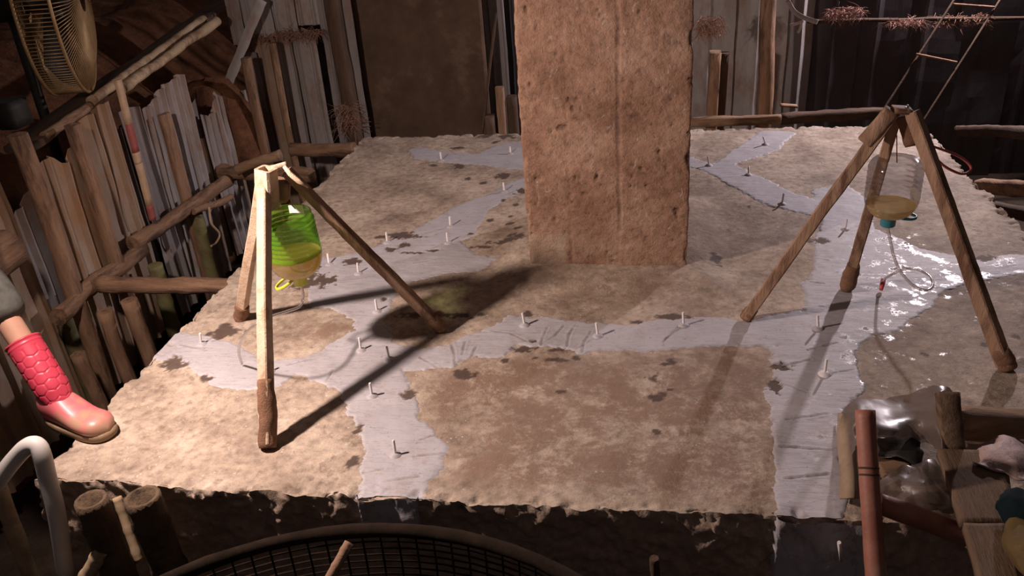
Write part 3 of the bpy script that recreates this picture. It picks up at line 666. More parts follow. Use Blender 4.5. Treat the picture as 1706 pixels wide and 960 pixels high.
# green bottle, hung neck-down
def bottle(name, base, label, prof_body, z0, mat, prof_liq, liqmat, capmat, ringdir, ringtilt, capr=0.022, split=False):
    root = empty(name, base, label, 'bottle')
    v, f = lathe(prof_body[8:] if split else prof_body, base, 56); body = mk('body', v, f, mat, root)
    if split:
        v, f = lathe(prof_body[:9], base, 56); mk('shoulder', v, f, M['clear_plastic'], root)
    v, f = lathe(prof_liq, base, 48, (0, 0, 1), True, True); mk('liquid', v, f, liqmat, root)
    zc = prof_body[0][1]
    v, f = lathe([(capr * .9, zc - 0.030), (capr, zc - 0.027), (capr, zc + 0.004), (capr * 1.15, zc + 0.006), (capr * 1.15, zc + 0.014), (capr * .8, zc + 0.016)], base, 28, (0, 0, 1), True, True)
    cap = mk('cap', v, f, capmat, root)
    d = Vector(ringdir).normalized(); s = Vector((-d.y, d.x, 0)).normalized(); c = Vector(base) + Vector((0, 0, zc + 0.008)); P = []
    for k in range(20):
        a = 2 * math.pi * k / 20; P.append(c + d * (0.045 + 0.031 * math.cos(a)) + s * 0.024 * math.sin(a) + Vector((0, 0, ringtilt * (0.045 + 0.031 * math.cos(a)))))
    v, f = sweep(P, rect(0.005, 0.009, .25), (0, 0, 1), closed=True); mk('carry_ring', v, f, capmat, cap)
    return root, body
lb = AY(486, 400, 2.2); lbx, lby = lb.x, lb.y
zb = AY(492, 459, 2.2).z; ztp = AY(485, 346, 2.2 + 0.04).z
R = 0.083
H = ztp - zb
pb = [(0.018, zb)]
for t in np.linspace(0, 1, 9)[1:]: pb.append((0.02 + (R - 0.02) * math.sin(t * math.pi / 2) ** 0.9, zb + 0.075 * (1 - math.cos(t * math.pi / 2))))
zs_ = np.linspace(zb + 0.085, ztp - 0.02, 30)
for k, z in enumerate(zs_): pb.append((R * (1 - 0.10 * (z - zb - .085) / H) - (0.0035 if (k % 4) in (1, 2) else 0.0), z))
pb += [(R * 0.89, ztp - 0.010), (R * 0.885, ztp - 0.002), (R * 0.865, ztp)]
zl = zb + 0.077
pl = [(0.016, zb + 0.002)] + [(r_ * 0.965, z_) for r_, z_ in pb[1:9]] + [(R * 0.965, zl)]
b1, body1 = bottle('hanging_bottle', Vector((lbx, lby, 0)), 'green ribbed bottle half full of yellow resin hung upside down in the left tripod', pb, 0, M['green_plastic'], pl, M['resin'], M['cap_green'], (-0.85, -0.5, 0), -0.45, split=True)
# clear shoulder below the green label zone is part of the same body; white sticker on the far upper wall
a0 = math.radians(88); v = []
for i in range(7):
    a_ = a0 + math.radians(28) * (i / 6 - .5) * 1.4
    for z_ in (ztp - 0.004, ztp - 0.030): v.append([lbx + (R * 0.855) * math.cos(a_), lby + (R * 0.855) * math.sin(a_), z_])
f = [(2 * i, 2 * i + 1, 2 * i + 3, 2 * i + 2) for i in range(6)]
o = mk('sticker', v, f, M['paper'], b1); o['label'] = 'small white paper sticker'
v, f = sweep([AY(470, 325, yT + .04), AY(492, 348, 2.24)], circ(0.0016, 6)); mk('hanging_cord', v, f, M['red_cord'], b1)

def tubeobj(name, pts, r, mat, label):
    v, f = sweep(catmull(pts, 8), circ(r, 8), (0, 0, 1)); o = mk(name, v, f, mat); tag(o, label, 'tube'); return o
capb = Vector((lbx, lby, zb - 0.03))
tubeobj('drip_tube', [capb, AY(505, 492, 2.2), AY(500, 510, 2.17), AY(478, 519, 2.10), AY(448, 529, 2.03), AY(420, 545, 2.0), AY(402, 567, 2.03), AY(398, 588, 2.09), G(403, 606, 0.012)], 0.0045, M['tube'], 'clear drip tube curving from the green bottle to the left sealant arm')

# ------------------------------------------------------------------ right tripod
RTp = Vector((0.71, 2.5, 0))
t2 = empty('wooden_tripod', RTp, 'brown wooden tripod standing in the wet area over the clear bottle', 'tripod')
yR = 2.47
rA = G(1243, 529, 0.012); rB = G(1411, 480, 0.012); rC = G(1676, 609, 0.014)
kA = AY(1490, 186, yR); kB = AY(1494, 190, yR + 0.04); kC = AY(1518, 188, yR - 0.01)
muddy_leg(t2, rA, kA, 0.036, 0.034, M['leg_r'], 21, (0.3, 0.9, 0), np.linspace(0.9, 1.0, 40))
muddy_leg(t2, rB, kB, 0.034, 0.034, M['leg_r'], 22, (0.3, 0.9, 0), np.linspace(1.05, 0.9, 40))
muddy_leg(t2, rC, kC, 0.034, 0.036, M['leg_r'], 23, (-0.75, 0.65, 0), np.linspace(1.12, 0.95, 40))
crust(t2, rB, kB, -0.01, 0.16, 0.0225, 24); crust(t2, rC, kC, -0.015, 0.07, 0.026, 25); crust(t2, rA, kA, -0.01, 0.05, 0.021, 26)
stick('sleeve', AY(1440, 237, yR + .005), AY(1487, 184, yR), rect(0.043, 0.041), M['leg_r'], t2, 10, 0, 0.003, 30, 27, (0.3, 0.9, 0))
stick('gusset', AY(1518, 242, yR + 0.01), AY(1506, 190, yR + 0.01), rect(0.05, 0.03), M['mudclod'], t2, 10, 0, 0.006, 30, 28, (0.3, 0.9, 0), np.linspace(0.6, 1.0, 10))
stick('head_plate', AY(1488, 182, yR), AY(1517, 184, yR), rect(0.05, 0.014), M['leg_r'], t2, 6, 0, 0.003, 30, 29)
v, f = lathe([(0.006, 0), (0.006, 0.006), (0.003, 0.009), (0.0005, 0.0095)], AY(1511, 180, yR - .01), 10, (0, 0, 1), True); mk('bolt', v, f, plain('bare_steel', (0.6, 0.6, 0.6), 0.2, 0.9), t2)
# red cord looped off the right leg
v, f = sweep(catmull([AY(1528, 237, yR - .03), AY(1560, 246, yR + .02), AY(1600, 262, yR + .06), AY(1618, 280, yR + .06), AY(1604, 290, yR + .03), AY(1575, 278, yR), AY(1550, 255, yR - .01), AY(1532, 240, yR - .03)], 6), circ(0.004, 6)); mk('tie_cord', v, f, M['red_cord'], t2)
# clear bottle
cbp = AY(1487, 320, 2.5); zb2 = AY(1482, 361, 2.5).z; zt2 = AY(1492, 262, 2.5 + .03).z; R2 = 0.078
pb2 = [(0.018, zb2)]
for t in np.linspace(0, 1, 9)[1:]: pb2.append((0.02 + (R2 - 0.02) * math.sin(t * math.pi / 2) ** 0.9, zb2 + 0.068 * (1 - math.cos(t * math.pi / 2))))
zs_ = np.linspace(zb2 + 0.075, zt2 - 0.02, 26)
for k, z in enumerate(zs_): pb2.append((R2 - (0.002 if (k % 5) in (1, 2) else 0.0), z))
pb2 += [(R2 * 0.95, zt2 - 0.008), (R2 * 0.85, zt2 + 0.002), (R2 * 0.5, zt2 - 0.006), (0.002, zt2 - 0.010)]
pl2 = [(0.016, zb2 + 0.002)] + [(r_ * 0.965, z_) for r_, z_ in pb2[1:7]]
b2, body2 = bottle('hanging_bottle', Vector((cbp.x, cbp.y, 0)), 'clear bottle with a little yellow resin hung upside down in the right tripod', pb2, 0, M['clear_plastic'], pl2, M['resin'], M['cap_blue'], (0.95, -0.2, 0), -0.05)
v, f = sweep([AY(1494, 225, yR + .02), Vector((cbp.x, cbp.y, zt2 - 0.006))], circ(0.0016, 6)); mk('hanging_cord', v, f, M['red_cord'], b2)
cap2 = Vector((cbp.x, cbp.y, zb2 - 0.03))
tb2 = tubeobj('drip_tube', [cap2, AY(1484, 405, 2.5), AY(1490, 430, 2.48), AY(1502, 455, 2.45), AY(1522, 476, 2.42), AY(1543, 484, 2.42), AY(1554, 475, 2.46), AY(1548, 460, 2.52), AY(1528, 449, 2.58), AY(1505, 449, 2.62), AY(1485, 458, 2.64), G(1471, 468, 0.035), G(1467, 482, 0.012)], 0.0045, M['tube'], 'clear drip tube looping below the blue capped bottle')
v, f = sweep([G(1472, 466, 0.032), G(1468, 483, 0.012)], circ(0.009, 8), (0, 1, 0), [1, 0.7]); o = mk('red_valve', v, f, M['red_clip'], tb2); o['label'] = 'small red valve at the tube end'

# ------------------------------------------------------------------ person with pink boot, sitting at the left edge of the pit
toe = Vector((-1.535, 1.752, 0.03)); heel = Vector((-1.752, 1.822, 0.03)); fd = (toe - heel); fd.z = 0; fl = fd.length; fd.normalize(); fs = Vector((-fd.y, fd.x, 0))
per_root = empty('person', (-1.72, 1.82, -0.002), 'person in dark rolled-up trousers resting one pink rubber boot on the footing', 'person')
ankle = heel + fd * 0.045; ankle.z = 0.085
shaft_top = AY(37, 569, 1.872)
boot = bpy.data.objects.new('rubber_boot', None); COL.objects.link(boot); boot.parent = per_root
# foot: cross-sections from heel to toe
v = []; nsec, mm = 22, 20
for i in range(nsec):
    t = i / (nsec - 1); x = -0.045 + t * (fl + 0.045)
    e = math.sqrt(max(0.0, 1 - max(0, (t - 0.80) / 0.20) ** 2)) if t > 0.8 else 1.0
    e0 = math.sqrt(max(0.0, 1 - max(0, (0.14 - t) / 0.14) ** 2)) if t < 0.14 else 1.0
    k = max(0.05, min(e, e0)); wd = (0.036 + 0.014 * math.sin(min(1, t * 1.25) * math.pi * 0.5)) * k
    hgt = (0.105 - 0.052 * sstep(0.28, 0.72, np.array([t]))[0]) * (0.35 + 0.65 * k)
    for j in range(mm):
        a_ = 2 * math.pi * j / mm; z_ = math.sin(a_); zz_ = hgt * (0.5 + 0.5 * z_) if z_ > 0 else hgt * 0.5 * (1 - abs(z_) ** 0.7)
        cw = wd * (abs(math.cos(a_)) ** 0.75) * (1 if math.cos(a_) > 0 else -1)
        p = heel + fd * x + fs * cw; v.append([p.x, p.y, 0.016 + zz_])
f = grid_faces(mm, nsec, True).tolist(); f.append(list(range(mm))[::-1]); f.append([(nsec - 1) * mm + j for j in range(mm)])
mk('foot', v, f, M['rubber_foot'], boot)
# sole
v = []; out = []
for k in range(36):
    a_ = 2 * math.pi * k / 36; cx_, sx_ = math.cos(a_), math.sin(a_)
    xx = (fl + 0.045) / 2 * (abs(cx_) ** 0.7) * (1 if cx_ > 0 else -1) + (fl - 0.045) / 2
    yy = (0.045 + 0.008 * cx_) * (abs(sx_) ** 0.8) * (1 if sx_ > 0 else -1); out.append((xx + (0.006 if cx_ > 0 else -0.003), yy * 1.08))
for z_, s_ in ((0.004, 0.97), (0.012, 1.0), (0.024, 1.0), (0.027, 0.95)):
    for xx, yy in out:
        c_ = (fl - 0.045) / 2; p = heel + fd * (c_ + (xx - c_) * s_) + fs * yy * s_; v.append([p.x, p.y, z_])
f = grid_faces(36, 4, True).tolist(); f.append(list(range(36))[::-1]); f.append([108 + k for k in range(36)])
mk('sole', v, f, M['sole'], boot)
# shaft with embossed scale pattern
axd = (shaft_top - ankle); sl = axd.length; axd.normalize(); e1 = (fd - axd * fd.dot(axd)).normalized(); e2 = axd.cross(e1)
nu, nv = 120, 110; jj, ii = np.meshgrid(np.arange(nv) / (nv - 1), np.arange(nu) / nu, indexing='ij'); tj = jj.ravel(); ai = ii.ravel()
dd = -0.03 + tj * (sl + 0.03); rr = 0.035 + 0.0125 * sstep(0.0, 0.35, tj) + 0.002 * tj
NC = 8; hu = ai * NC; hv = (dd - 0.02) / 0.029       # staggered rows of scales
best = np.full((2, len(hu)), 9.0)
for r_ in range(-2, 12):
    for c_ in range(-1, NC + 2):
        d2 = np.sqrt((hu - c_ - 0.5 * (r_ % 2)) ** 2 + ((hv - r_) * 0.95) ** 2); worse = np.maximum(best[0], d2); best[0] = np.minimum(best[0], d2); best[1] = np.minimum(best[1], worse)
groove = 0.0028 * sstep(0.16, 0.0, best[1] - best[0]) * sstep(0.10, 0.16, tj) * sstep(0.88, 0.84, tj)
rim = 0.003 * np.exp(-((tj - 0.985) / 0.012) ** 2) + 0.0015 * np.exp(-((tj - 0.93) / 0.008) ** 2)
rad_ = rr - groove + rim; aa = ai * 2 * np.pi
pv = (np.array(ankle)[None] + np.array(axd)[None] * dd[:, None] + (np.array(e1)[None] * np.cos(aa)[:, None] + np.array(e2)[None] * np.sin(aa)[:, None]) * rad_[:, None]).tolist()
f = grid_faces(nu, nv, True).tolist(); o_ = len(pv)
last = (nv - 1) * nu
for i in range(nu):
    q = Vector(pv[last + i]); c_ = shaft_top; pv.append(list(c_ + (q - c_) * 0.93))
for i in range(nu):
    q = Vector(pv[last + i]); c_ = shaft_top; pv.append(list(c_ - axd * 0.12 + (q - c_) * 0.85))
for i in range(nu):
    k = (i + 1) % nu; f.append([last + i, last + k, o_ + k, o_ + i]); f.append([o_ + i, o_ + k, o_ + nu + k, o_ + nu + i])
mk('shaft', pv, f, M['rubber'], boot)
# body: one continuous figure grown along a skeleton
knee = ankle + axd * 0.40 + Vector((-0.015, 0.01, 0))
def skin_obj(name, verts, edges, radii, mat, parent, root=0):
    o0 = parent_origin(parent); me = bpy.data.meshes.new(name); me.from_pydata([tuple(Vector(q) - o0) for q in verts], edges, [])
    me.materials.append(mat); o = bpy.data.objects.new(name, me); COL.objects.link(o); o.parent = parent
    sk = o.modifiers.new('skin', 'SKIN'); sv = me.skin_vertices[0].data
    for k, r_ in enumerate(radii): sv[k].radius = (r_, r_); sv[k].use_root = (k == root)
    sk.use_smooth_shade = True; sb = o.modifiers.new('sub', 'SUBSURF'); sb.levels = 2; sb.render_levels = 2
    return o
hip = Vector((-2.26, 2.13, 0.47)); hipR = hip + Vector((0.03, -0.09, 0)); hipL = hip + Vector((-0.03, 0.09, 0)); chest = hip + Vector((0.02, -0.01, 0.36)); neck = chest + Vector((0.03, -0.01, 0.17)); head = neck + Vector((0.04, -0.015, 0.12))
knee2 = Vector((-2.04, 1.62, 0.42)); foot2 = Vector((-2.02, 1.55, 0.02)); toe2 = foot2 + Vector((0.16, -0.04, -0.02))
shR = chest + Vector((0.06, -0.17, 0.10)); shL = chest + Vector((-0.06, 0.17, 0.10)); elR = shR + Vector((0.0, -0.06, -0.27)); haR = elR + Vector((0.02, 0.16, -0.06)); elL = shL + Vector((0.02, 0.04, -0.27)); haL = elL + Vector((0.02, -0.16, -0.06))
ankle_in = ankle + axd * 0.06
sv_ = [hip, hipR, hipR.lerp(knee, .5), knee, knee.lerp(ankle_in, .35), knee.lerp(ankle_in, .75), ankle_in, hipL, hipL.lerp(knee2, .5), knee2, knee2.lerp(foot2, .4), foot2 + Vector((0, 0, .05)), toe2, hip.lerp(chest, .5), chest, neck, head, head + Vector((0.01, 0, 0.09)), shR, elR, haR, shL, elL, haL]
ed = [(0, 1), (1, 2), (2, 3), (3, 4), (4, 5), (5, 6), (0, 7), (7, 8), (8, 9), (9, 10), (10, 11), (11, 12), (0, 13), (13, 14), (14, 15), (15, 16), (16, 17), (14, 18), (18, 19), (19, 20), (14, 21), (21, 22), (22, 23)]
rad = [.105, .06, .045, .030, .038, .036, .028, .075, .065, .048, .045, .032, .03, .10, .115, .047, .082, .055, .05, .036, .026, .05, .036, .026]
skin_obj('body', sv_, ed, rad, M['skin'], per_root)
skin_obj('trousers', [hip, hipR, hipR.lerp(knee, .5), knee, knee.lerp(ankle_in, .40), hipL, hipL.lerp(knee2, .5), knee2, knee2.lerp(foot2, .7)], [(0, 1), (1, 2), (2, 3), (3, 4), (0, 5), (5, 6), (6, 7), (7, 8)], [.125, .095, .085, .070, .070, .095, .085, .066, .06], M['cloth'], per_root)
skin_obj('shirt', [hip.lerp(chest, .05), hip.lerp(chest, .5), chest, chest.lerp(neck, .55), shR, shR.lerp(elR, .8), shL, shL.lerp(elL, .8)], [(0, 1), (1, 2), (2, 3), (2, 4), (4, 5), (2, 6), (6, 7)], [.12, .118, .132, .07, .066, .05, .066, .05], M['cloth'], per_root, 1)
v, f = lathe([(0.088, 0.0), (0.096, 0.03), (0.085, 0.075), (0.05, 0.105), (0.005, 0.115)], head + Vector((-0.012, 0, 0.005)), 24); mk('hair', v, f, M['hair'], per_root)
for sgn in (-1, 1):
    base = haR if sgn < 0 else haL
    P_ = base
    dirn = (haR - elR).normalized() if sgn < 0 else (haL - elL).normalized(); sdv = dirn.cross(Vector((0, 0, 1))).normalized()
    for k in range(5):
        q0 = P_ + sdv * (k - 2) * 0.015; L_ = (0.05, 0.07, 0.078, 0.072, 0.055)[k]
        v, f = sweep([q0, q0 + dirn * (L_ * .5) + sdv * (-0.018 if k == 0 else 0), q0 + dirn * L_ + Vector((0, 0, -0.02)), q0 + dirn * L_ * 1.1 + Vector((0, 0, -0.035))], circ(0.0085, 8), (0, 0, 1), [1, 1, .9, .6]); mk('finger', v, f, M['skin'], per_root)
hf = Vector((0.93, -0.36, -0.08)).normalized(); hs_ = Vector((-hf.y, hf.x, 0)).normalized(); hc = head + Vector((0, 0, 0.03))
for sg in (-1, 1):
    v, f = lathe([(0.0005, 0.0075), (0.005, 0.006), (0.008, 0.0), (0.008, -0.01)], hc + hf * 0.070 + hs_ * sg * 0.028, 12, hf); mk('eye', v, f, M['hair'], per_root)
    v, f = lathe([(0.024, -0.006), (0.026, 0.0), (0.018, 0.006), (0.002, 0.004)], hc + hs_ * sg * 0.078 + Vector((0, 0, -0.01)), 14, hs_ * sg); mk('ear', v, f, M['skin'], per_root)
v, f = sweep([hc + hf * 0.072 + Vector((0, 0, 0.005)), hc + hf * 0.088 + Vector((0, 0, -0.018)), hc + hf * 0.094 + Vector((0, 0, -0.03)), hc + hf * 0.076 + Vector((0, 0, -0.038))], circ(0.010, 8), hs_, [0.6, 0.9, 1.1, 0.8]); mk('nose', v, f, M['skin'], per_root)
v, f = sweep([hc + hf * 0.070 + hs_ * -0.022 + Vector((0, 0, -0.055)), hc + hf * 0.080 + Vector((0, 0, -0.057)), hc + hf * 0.070 + hs_ * 0.022 + Vector((0, 0, -0.055))], circ(0.006, 8), (0, 0, 1), [.4, 1, .4]); mk('mouth', v, f, M['rubber_foot'], per_root)
# log the person sits on
o = stick('log', (-2.35, 1.55, 0.245), (-2.35, 2.52, 0.245), circ(0.075, 14), M['log'], None, 20, 0.01, 0.008); tag(o, 'thick log lying on the left wall that the person sits on', 'log')

# ------------------------------------------------------------------ left wall: corrugated sheets (parts of the wall), posts, wales, struts
def csheet(parent, A, B, z0, z1, mat, pitch=0.085, depth=0.018, seed=0, lean=0.0, rust=0.2, ragged=0.04, slant=0.0):
    """vertical trapezoid-ribbed sheet from A to B (xy)"""
    A = np.array(A[:2]); B = np.array(B[:2]); L = np.linalg.norm(B - A); t = (B - A) / L; nrm = np.array([t[1], -t[0]])
    us = []; k = 0; x = 0.0
    while x < L:
        for fr, dd in ((0, 0), (.34, 0), (.46, 1), (.54, 1), (.66, 0)):
            if x + fr * pitch <= L: us.append((x + fr * pitch, dd))
        x += pitch
    us.append((L, 0)); nv_ = 18; V_ = []; rs = []
    for j in range(nv_):
        s = j / (nv_ - 1)
        for u, dd in us:
            zt = z1 + ragged * float(vnoise(np.array([[u * 1.0, seed * 3.7, 0.0]]), 14, seed)[0]) + slant * (u / L - .5)
            z = z0 + (zt - z0) * s; q = A + t * u + nrm * (dd * depth + lean * (z - z0)); V_.append([q[0], q[1], z]); rs.append(rust * s ** 6)
    V_ = np.array(V_); wv = 0.012 * fbm(V_, 3.0, 3, seed); V_[:, 0] += nrm[0] * wv; V_[:, 1] += nrm[1] * wv; V_[:, :2] += t * (0.006 * fbm(V_, 5, 2, seed + 9))[:, None]
    o = mk('corrugated_sheet', V_, grid_faces(len(us), nv_), mat, parent, False, attrs={'rust': np.array(rs)})
    so = o.modifiers.new('thick', 'SOLIDIFY'); so.thickness = 0.003
    return o
W = M
XL = -2.42
LEFT = [(1.30, 1.62, .46, 'sheet_tan'), (1.62, 1.98, .42, 'sheet_grey'), (2.02, 2.40, .22, 'sheet_tan'), (2.44, 2.74, .50, 'sheet_tan'), (2.86, 3.12, .45, 'sheet_tan'), (3.17, 3.47, .51, 'sheet_tan'), (3.53, 3.70, .47, 'sheet_grey'), (3.69, 3.90, .46, 'sheet_white'), (3.88, 4.10, .50, 'sheet_white'), (4.26, 4.56, .27, 'sheet_white')]
for k, (y0, y1, zt, mt) in enumerate(LEFT):
    csheet(wall_left, (XL - 0.03 * (k % 2), y0), (XL - 0.03 * (k % 2) + 0.01 * ((k * 7) % 3 - 1), y1), -0.62, zt, M[mt], 0.10 if mt != 'sheet_white' else 0.075, 0.02, 200 + k, 0.02 * ((k * 5) % 3 - 1), 0.55, 0.05, (0.06 if k % 2 else -0.04))
# second layer set back, filling gaps
for k, (y0, y1, zt, mt) in enumerate([(2.3, 2.95, .30, 'sheet_grey'), (2.95, 3.6, .36, 'sheet_grey'), (3.6, 4.3, .34, 'sheet_grey'), (4.1, 4.75, .16, 'sheet_tan')]):
    csheet(wall_left, (XL - 0.075, y0), (XL - 0.075, y1), -0.62, zt, M[mt], 0.11, 0.02, 230 + k, 0, 0.6, 0.06)
# far left corner panels facing the viewer
def csheet_px(parent, px0, px1, py, Y, z0, ztop_px, mat, seed, Y1=None, **kw):
    a = AY(px0, py, Y); b__ = AY(px1, py, Y1 or Y); z1 = AY((px0 + px1) / 2, ztop_px, Y).z
    return csheet(parent, a, b__, z0, z1, mat, seed=seed, **kw)
FAR = [(345, 382, 200, 4.75, 168, 'sheet_white'), (384, 420, 200, 4.80, 150, 'sheet_white'), (412, 440, 150, 4.98, 92, 'sheet_grey'), (436, 462, 150, 5.02, 60, 'sheet_tan'), (466, 500, 150, 5.06, 62, 'sheet_white'), (498, 540, 150, 5.10, 48, 'sheet_white'), (552, 606, 150, 5.06, -60, 'sheet_grey')]
for k, (a_, b__, py, Y_, tp, mt) in enumerate(FAR): csheet_px(wall_left, a_, b__, py, Y_, -0.62, tp, M[mt], 250 + k, rust=0.5, pitch=0.09)
for k, (a_, b__, Y_, z0p) in enumerate([(378, 402, 4.98, 75), (404, 452, 5.0, 62), (450, 492, 5.03, 55), (490, 534, 5.06, 42)]):
    q = AY(a_, 20, Y_); q2 = AY(b__, 20, Y_); csheet(wall_left, q, q2, AY((a_ + b__) / 2, z0p, Y_).z, 1.15, M['sheet_white'], 0.08, 0.015, 270 + k, 0, 0.1, 0.03)
# rag fringe under the upper row
def rag(name, cen, size, n, mat, label, seed, droop=0.5, length=0.08):
    rnd = random.Random(seed); parts = []
    for k in range(n):
        p = Vector(cen) + Vector((rnd.uniform(-1, 1) * size[0], rnd.uniform(-1, 1) * size[1], rnd.uniform(-1, 1) * size[2]))
        d = Vector((rnd.gauss(0, 1), rnd.gauss(0, .5), rnd.gauss(-droop, .6))).normalized() * length * rnd.uniform(.5, 1.2)
        e = Vector((rnd.gauss(0, .3), rnd.gauss(0, .3), -abs(rnd.gauss(0, .4)))) * length * .6
        parts.append(sweep([p, p + d * .5, p + d + e], rect(0.0012 + rnd.random() * 0.0035, 0.0012), (0, 1, 0.2), [1, .9, .4]))
    v, f = join(*parts); o = mk(name, v, f, mat); tag(o, label, 'fibre'); return o
rag('fibre_fringe', AY(470, 56, 5.0), (0.26, 0.02, 0.012), 360, M['rag'], 'reddish torn fringe hanging under the pale sheets at the far left', 5, 0.4, 0.07)
rag('root_clump', AY(578, 195, 4.95), (0.05, 0.03, 0.08), 240, M['rag'], 'tangled roots and rags beside the pale sheet in the far left corner', 6, 0.4, 0.10)

def thing_stick(name, A, B, prof, mat, label, cat, **kw):
    o = stick(name, A, B, prof, mat, None, **kw); tag(o, label, cat); return o
def thing_bamboo(name, A, B, r, mat, label, cat='pole', **kw):
    o = bamboo(name, A, B, r, mat, None, **kw); tag(o, label, cat); return o
def vert(px, py, X, zb_):
    a = AX(px, py, X); return (a.x, a.y, zb_), (a.x, a.y, a.z)
# posts standing against the sheets
A, B = vert(120, 205, -2.36, -0.70); thing_stick('wooden_post', A, B, rect(0.05, 0.05), M['log'], 'rough wooden post with a flat top between tan sheets', 'post', wob=0.02, noise=0.006)
A, B = vert(32, 222, -2.36, -0.70); thing_stick('wooden_post', A, B, circ(0.036, 12), M['log'], 'round clay-covered post below the fan at the left edge', 'post', wob=0.02, noise=0.006)
A, B = vert(272, 190, -2.37, -0.70); thing_stick('wooden_post', A, B, rect(0.06, 0.03), M['log'], 'rusty brown board post between two grey sheets right of the striped staff', 'post', wob=0.015, noise=0.004)
A, B = vert(408, 96, -2.30, -0.70)
a = AY(408, 96, 4.72); thing_stick('wooden_post', (a.x, a.y, -0.7), a, rect(0.06, 0.05), M['log'], 'square timber post in front of the far left white sheets', 'post', wob=0.01, noise=0.004)
a = AY(452, 70, 4.9); thing_stick('wooden_post', (a.x, a.y, -0.7), a, rect(0.07, 0.04), M['wood'], 'brown timber post in the middle of the far left white sheets', 'post', wob=0.01, noise=0.004)
a = AY(545, -60, 5.0); thing_stick('wooden_post', (a.x, a.y, -0.7), a, rect(0.09, 0.08), M['wood_dark'], 'thick dark post rising beside the far left corner', 'post', wob=0.01, noise=0.006)
# red and cream levelling staff
sA = AX(255, 366, -2.33); sB = AX(196, 133, -2.33)
root = empty('levelling_staff', sA, 'red and cream banded staff leaning on the tan sheets', 'staff')
bands = [(0, .11, 'staff_red'), (.11, .42, 'staff_white'), (.42, .50, 'staff_white'), (.50, .70, 'staff_red'), (.70, 1.0, 'staff_white')]
for (t0, t1_, mt) in bands: stick('band', sA.lerp(sB, t0), sA.lerp(sB, t1_), rect(0.04, 0.018), M[mt], root, 6, 0, 0.0015, 30, 3, (1, 0, 0))
# wale logs and struts
def px_log(name, p0, p1, r, mat, label, wob=0.02, seed=0, cat='log', n=22, prof=None):
    o = stick(name, p0, p1, prof or circ(r, 12), mat, None, n, wob, r * 0.30, 16, seed); tag(o, label, cat); return o
px_log('wale_log', G(375, 303, -0.08) + Vector((0.02, 0, 0)), G(215, 410, -0.08) + Vector((0.02, 0, 0)), 0.035, M['log'], 'knotty log running along the left sheets behind the staff foot', 0.03, 11)
px_log('wale_log', G(235, 415, -0.12), G(100, 525, -0.10), 0.038, M['log'], 'forked muddy log running along the left sheets above the strut', 0.03, 12)
px_log('strut_log', G(168, 474, -0.1), G(395, 476, -0.1), 0.036, M['log'], 'pale round strut log bracing the left wall against the footing', 0.012, 13)
px_log('strut_log', G(352, 285, -0.1), G(520, 292, -0.1), 0.045, M['log'], 'brown strut log just behind the head of the left tripod', 0.012, 14)
px_log('strut_log', G(485, 250, -0.08), G(592, 248, -0.08), 0.042, M['log'], 'short strut log in the far left corner of the footing', 0.012, 15)
px_log('branch', G(385, 322, -0.10), G(330, 356, -0.10), 0.018, M['log'], 'thin crooked branch under the wale near the left tripod', 0.05, 16, 'branch')
px_log('branch', G(470, 262, 0.02), G(400, 285, -0.04), 0.03, M['wood'], 'weathered branch crossing the strut behind the left tripod head', 0.04, 17, 'branch')
for k, (px, py, zt, lab) in enumerate([(200, 408, -0.10, 'mossy green bamboo pile below the forked log'), (330, 350, -0.12, 'mossy green bamboo pile below the knotty log'), (110, 520, -0.18, 'green bamboo pile low beside the pink boot'), (265, 440, -0.2, 'dim bamboo pile behind the pale strut log')]):
    a = G(px, py, zt); thing_bamboo('bamboo_pile', (a.x - 0.02, a.y, -0.74), a + Vector((-0.02, 0, 0)), 0.035, M['bamboo_green'], lab, 'pile', nodes=4, seed=k)
for k, (px, py, zb_, zt, r, lab) in enumerate([(175, 520, -.74, -.16, .03, 'stubby pole below the pale strut log, left of the slab'), (215, 500, -.74, -.15, .035, 'thick short pole below the pale strut log, nearest the slab'), (130, 590, -.74, -.25, .03, 'short pole in the dark gap behind the pink boot')]):
    a = G(px, py, zt); thing_stick('short_pole', (a.x + 0.03, a.y, zb_), a, circ(r, 10), M['log'], lab, 'pole', wob=0.02, noise=0.004, seed=k + 40)
v, f = sweep(catmull([AX(348, 345, -2.2), AX(352, 372, -2.2), AX(366, 390, -2.2), AX(360, 405, -2.2), AX(352, 410, -2.2)], 6), circ(0.006, 6)); o = mk('bent_wire', v, f, M['bamboo']); tag(o, 'pale bent wire hook hanging below the knotty log', 'wire')
# diagonal boards and sticks on the red bank
px_log('leaning_plank', AX(30, 250, -2.52), AX(385, -5, -2.62), 0.05, M['wood_dark'], 'long dark plank slanting up across the red bank', 0.01, 21, 'plank', prof=rect(0.13, 0.03))
px_log('leaning_pole', AX(75, 226, -2.46), AX(150, 175, -2.46), 0.02, M['wood'], 'short pale pole end low on the dark slanting plank', 0.01, 22, 'pole')
px_log('leaning_pole', AX(150, 168, -2.45), AX(340, 33, -2.55), 0.022, M['bamboo'], 'upper of two pale bamboo poles slanting across the red bank', 0.012, 23, 'pole')
px_log('leaning_pole', AX(205, 150, -2.42), AX(361, 37, -2.48), 0.024, M['bamboo'], 'lower of two pale bamboo poles slanting across the red bank', 0.012, 24, 'pole')
px_log('torn_sheet_strip', AY(437, 0, 4.86), AY(372, 155, 4.78), 0.02, M['sheet_white'], 'pale torn strip hanging diagonally in front of the far left sheets', 0.01, 25, 'strip', prof=rect(0.006, 0.055))
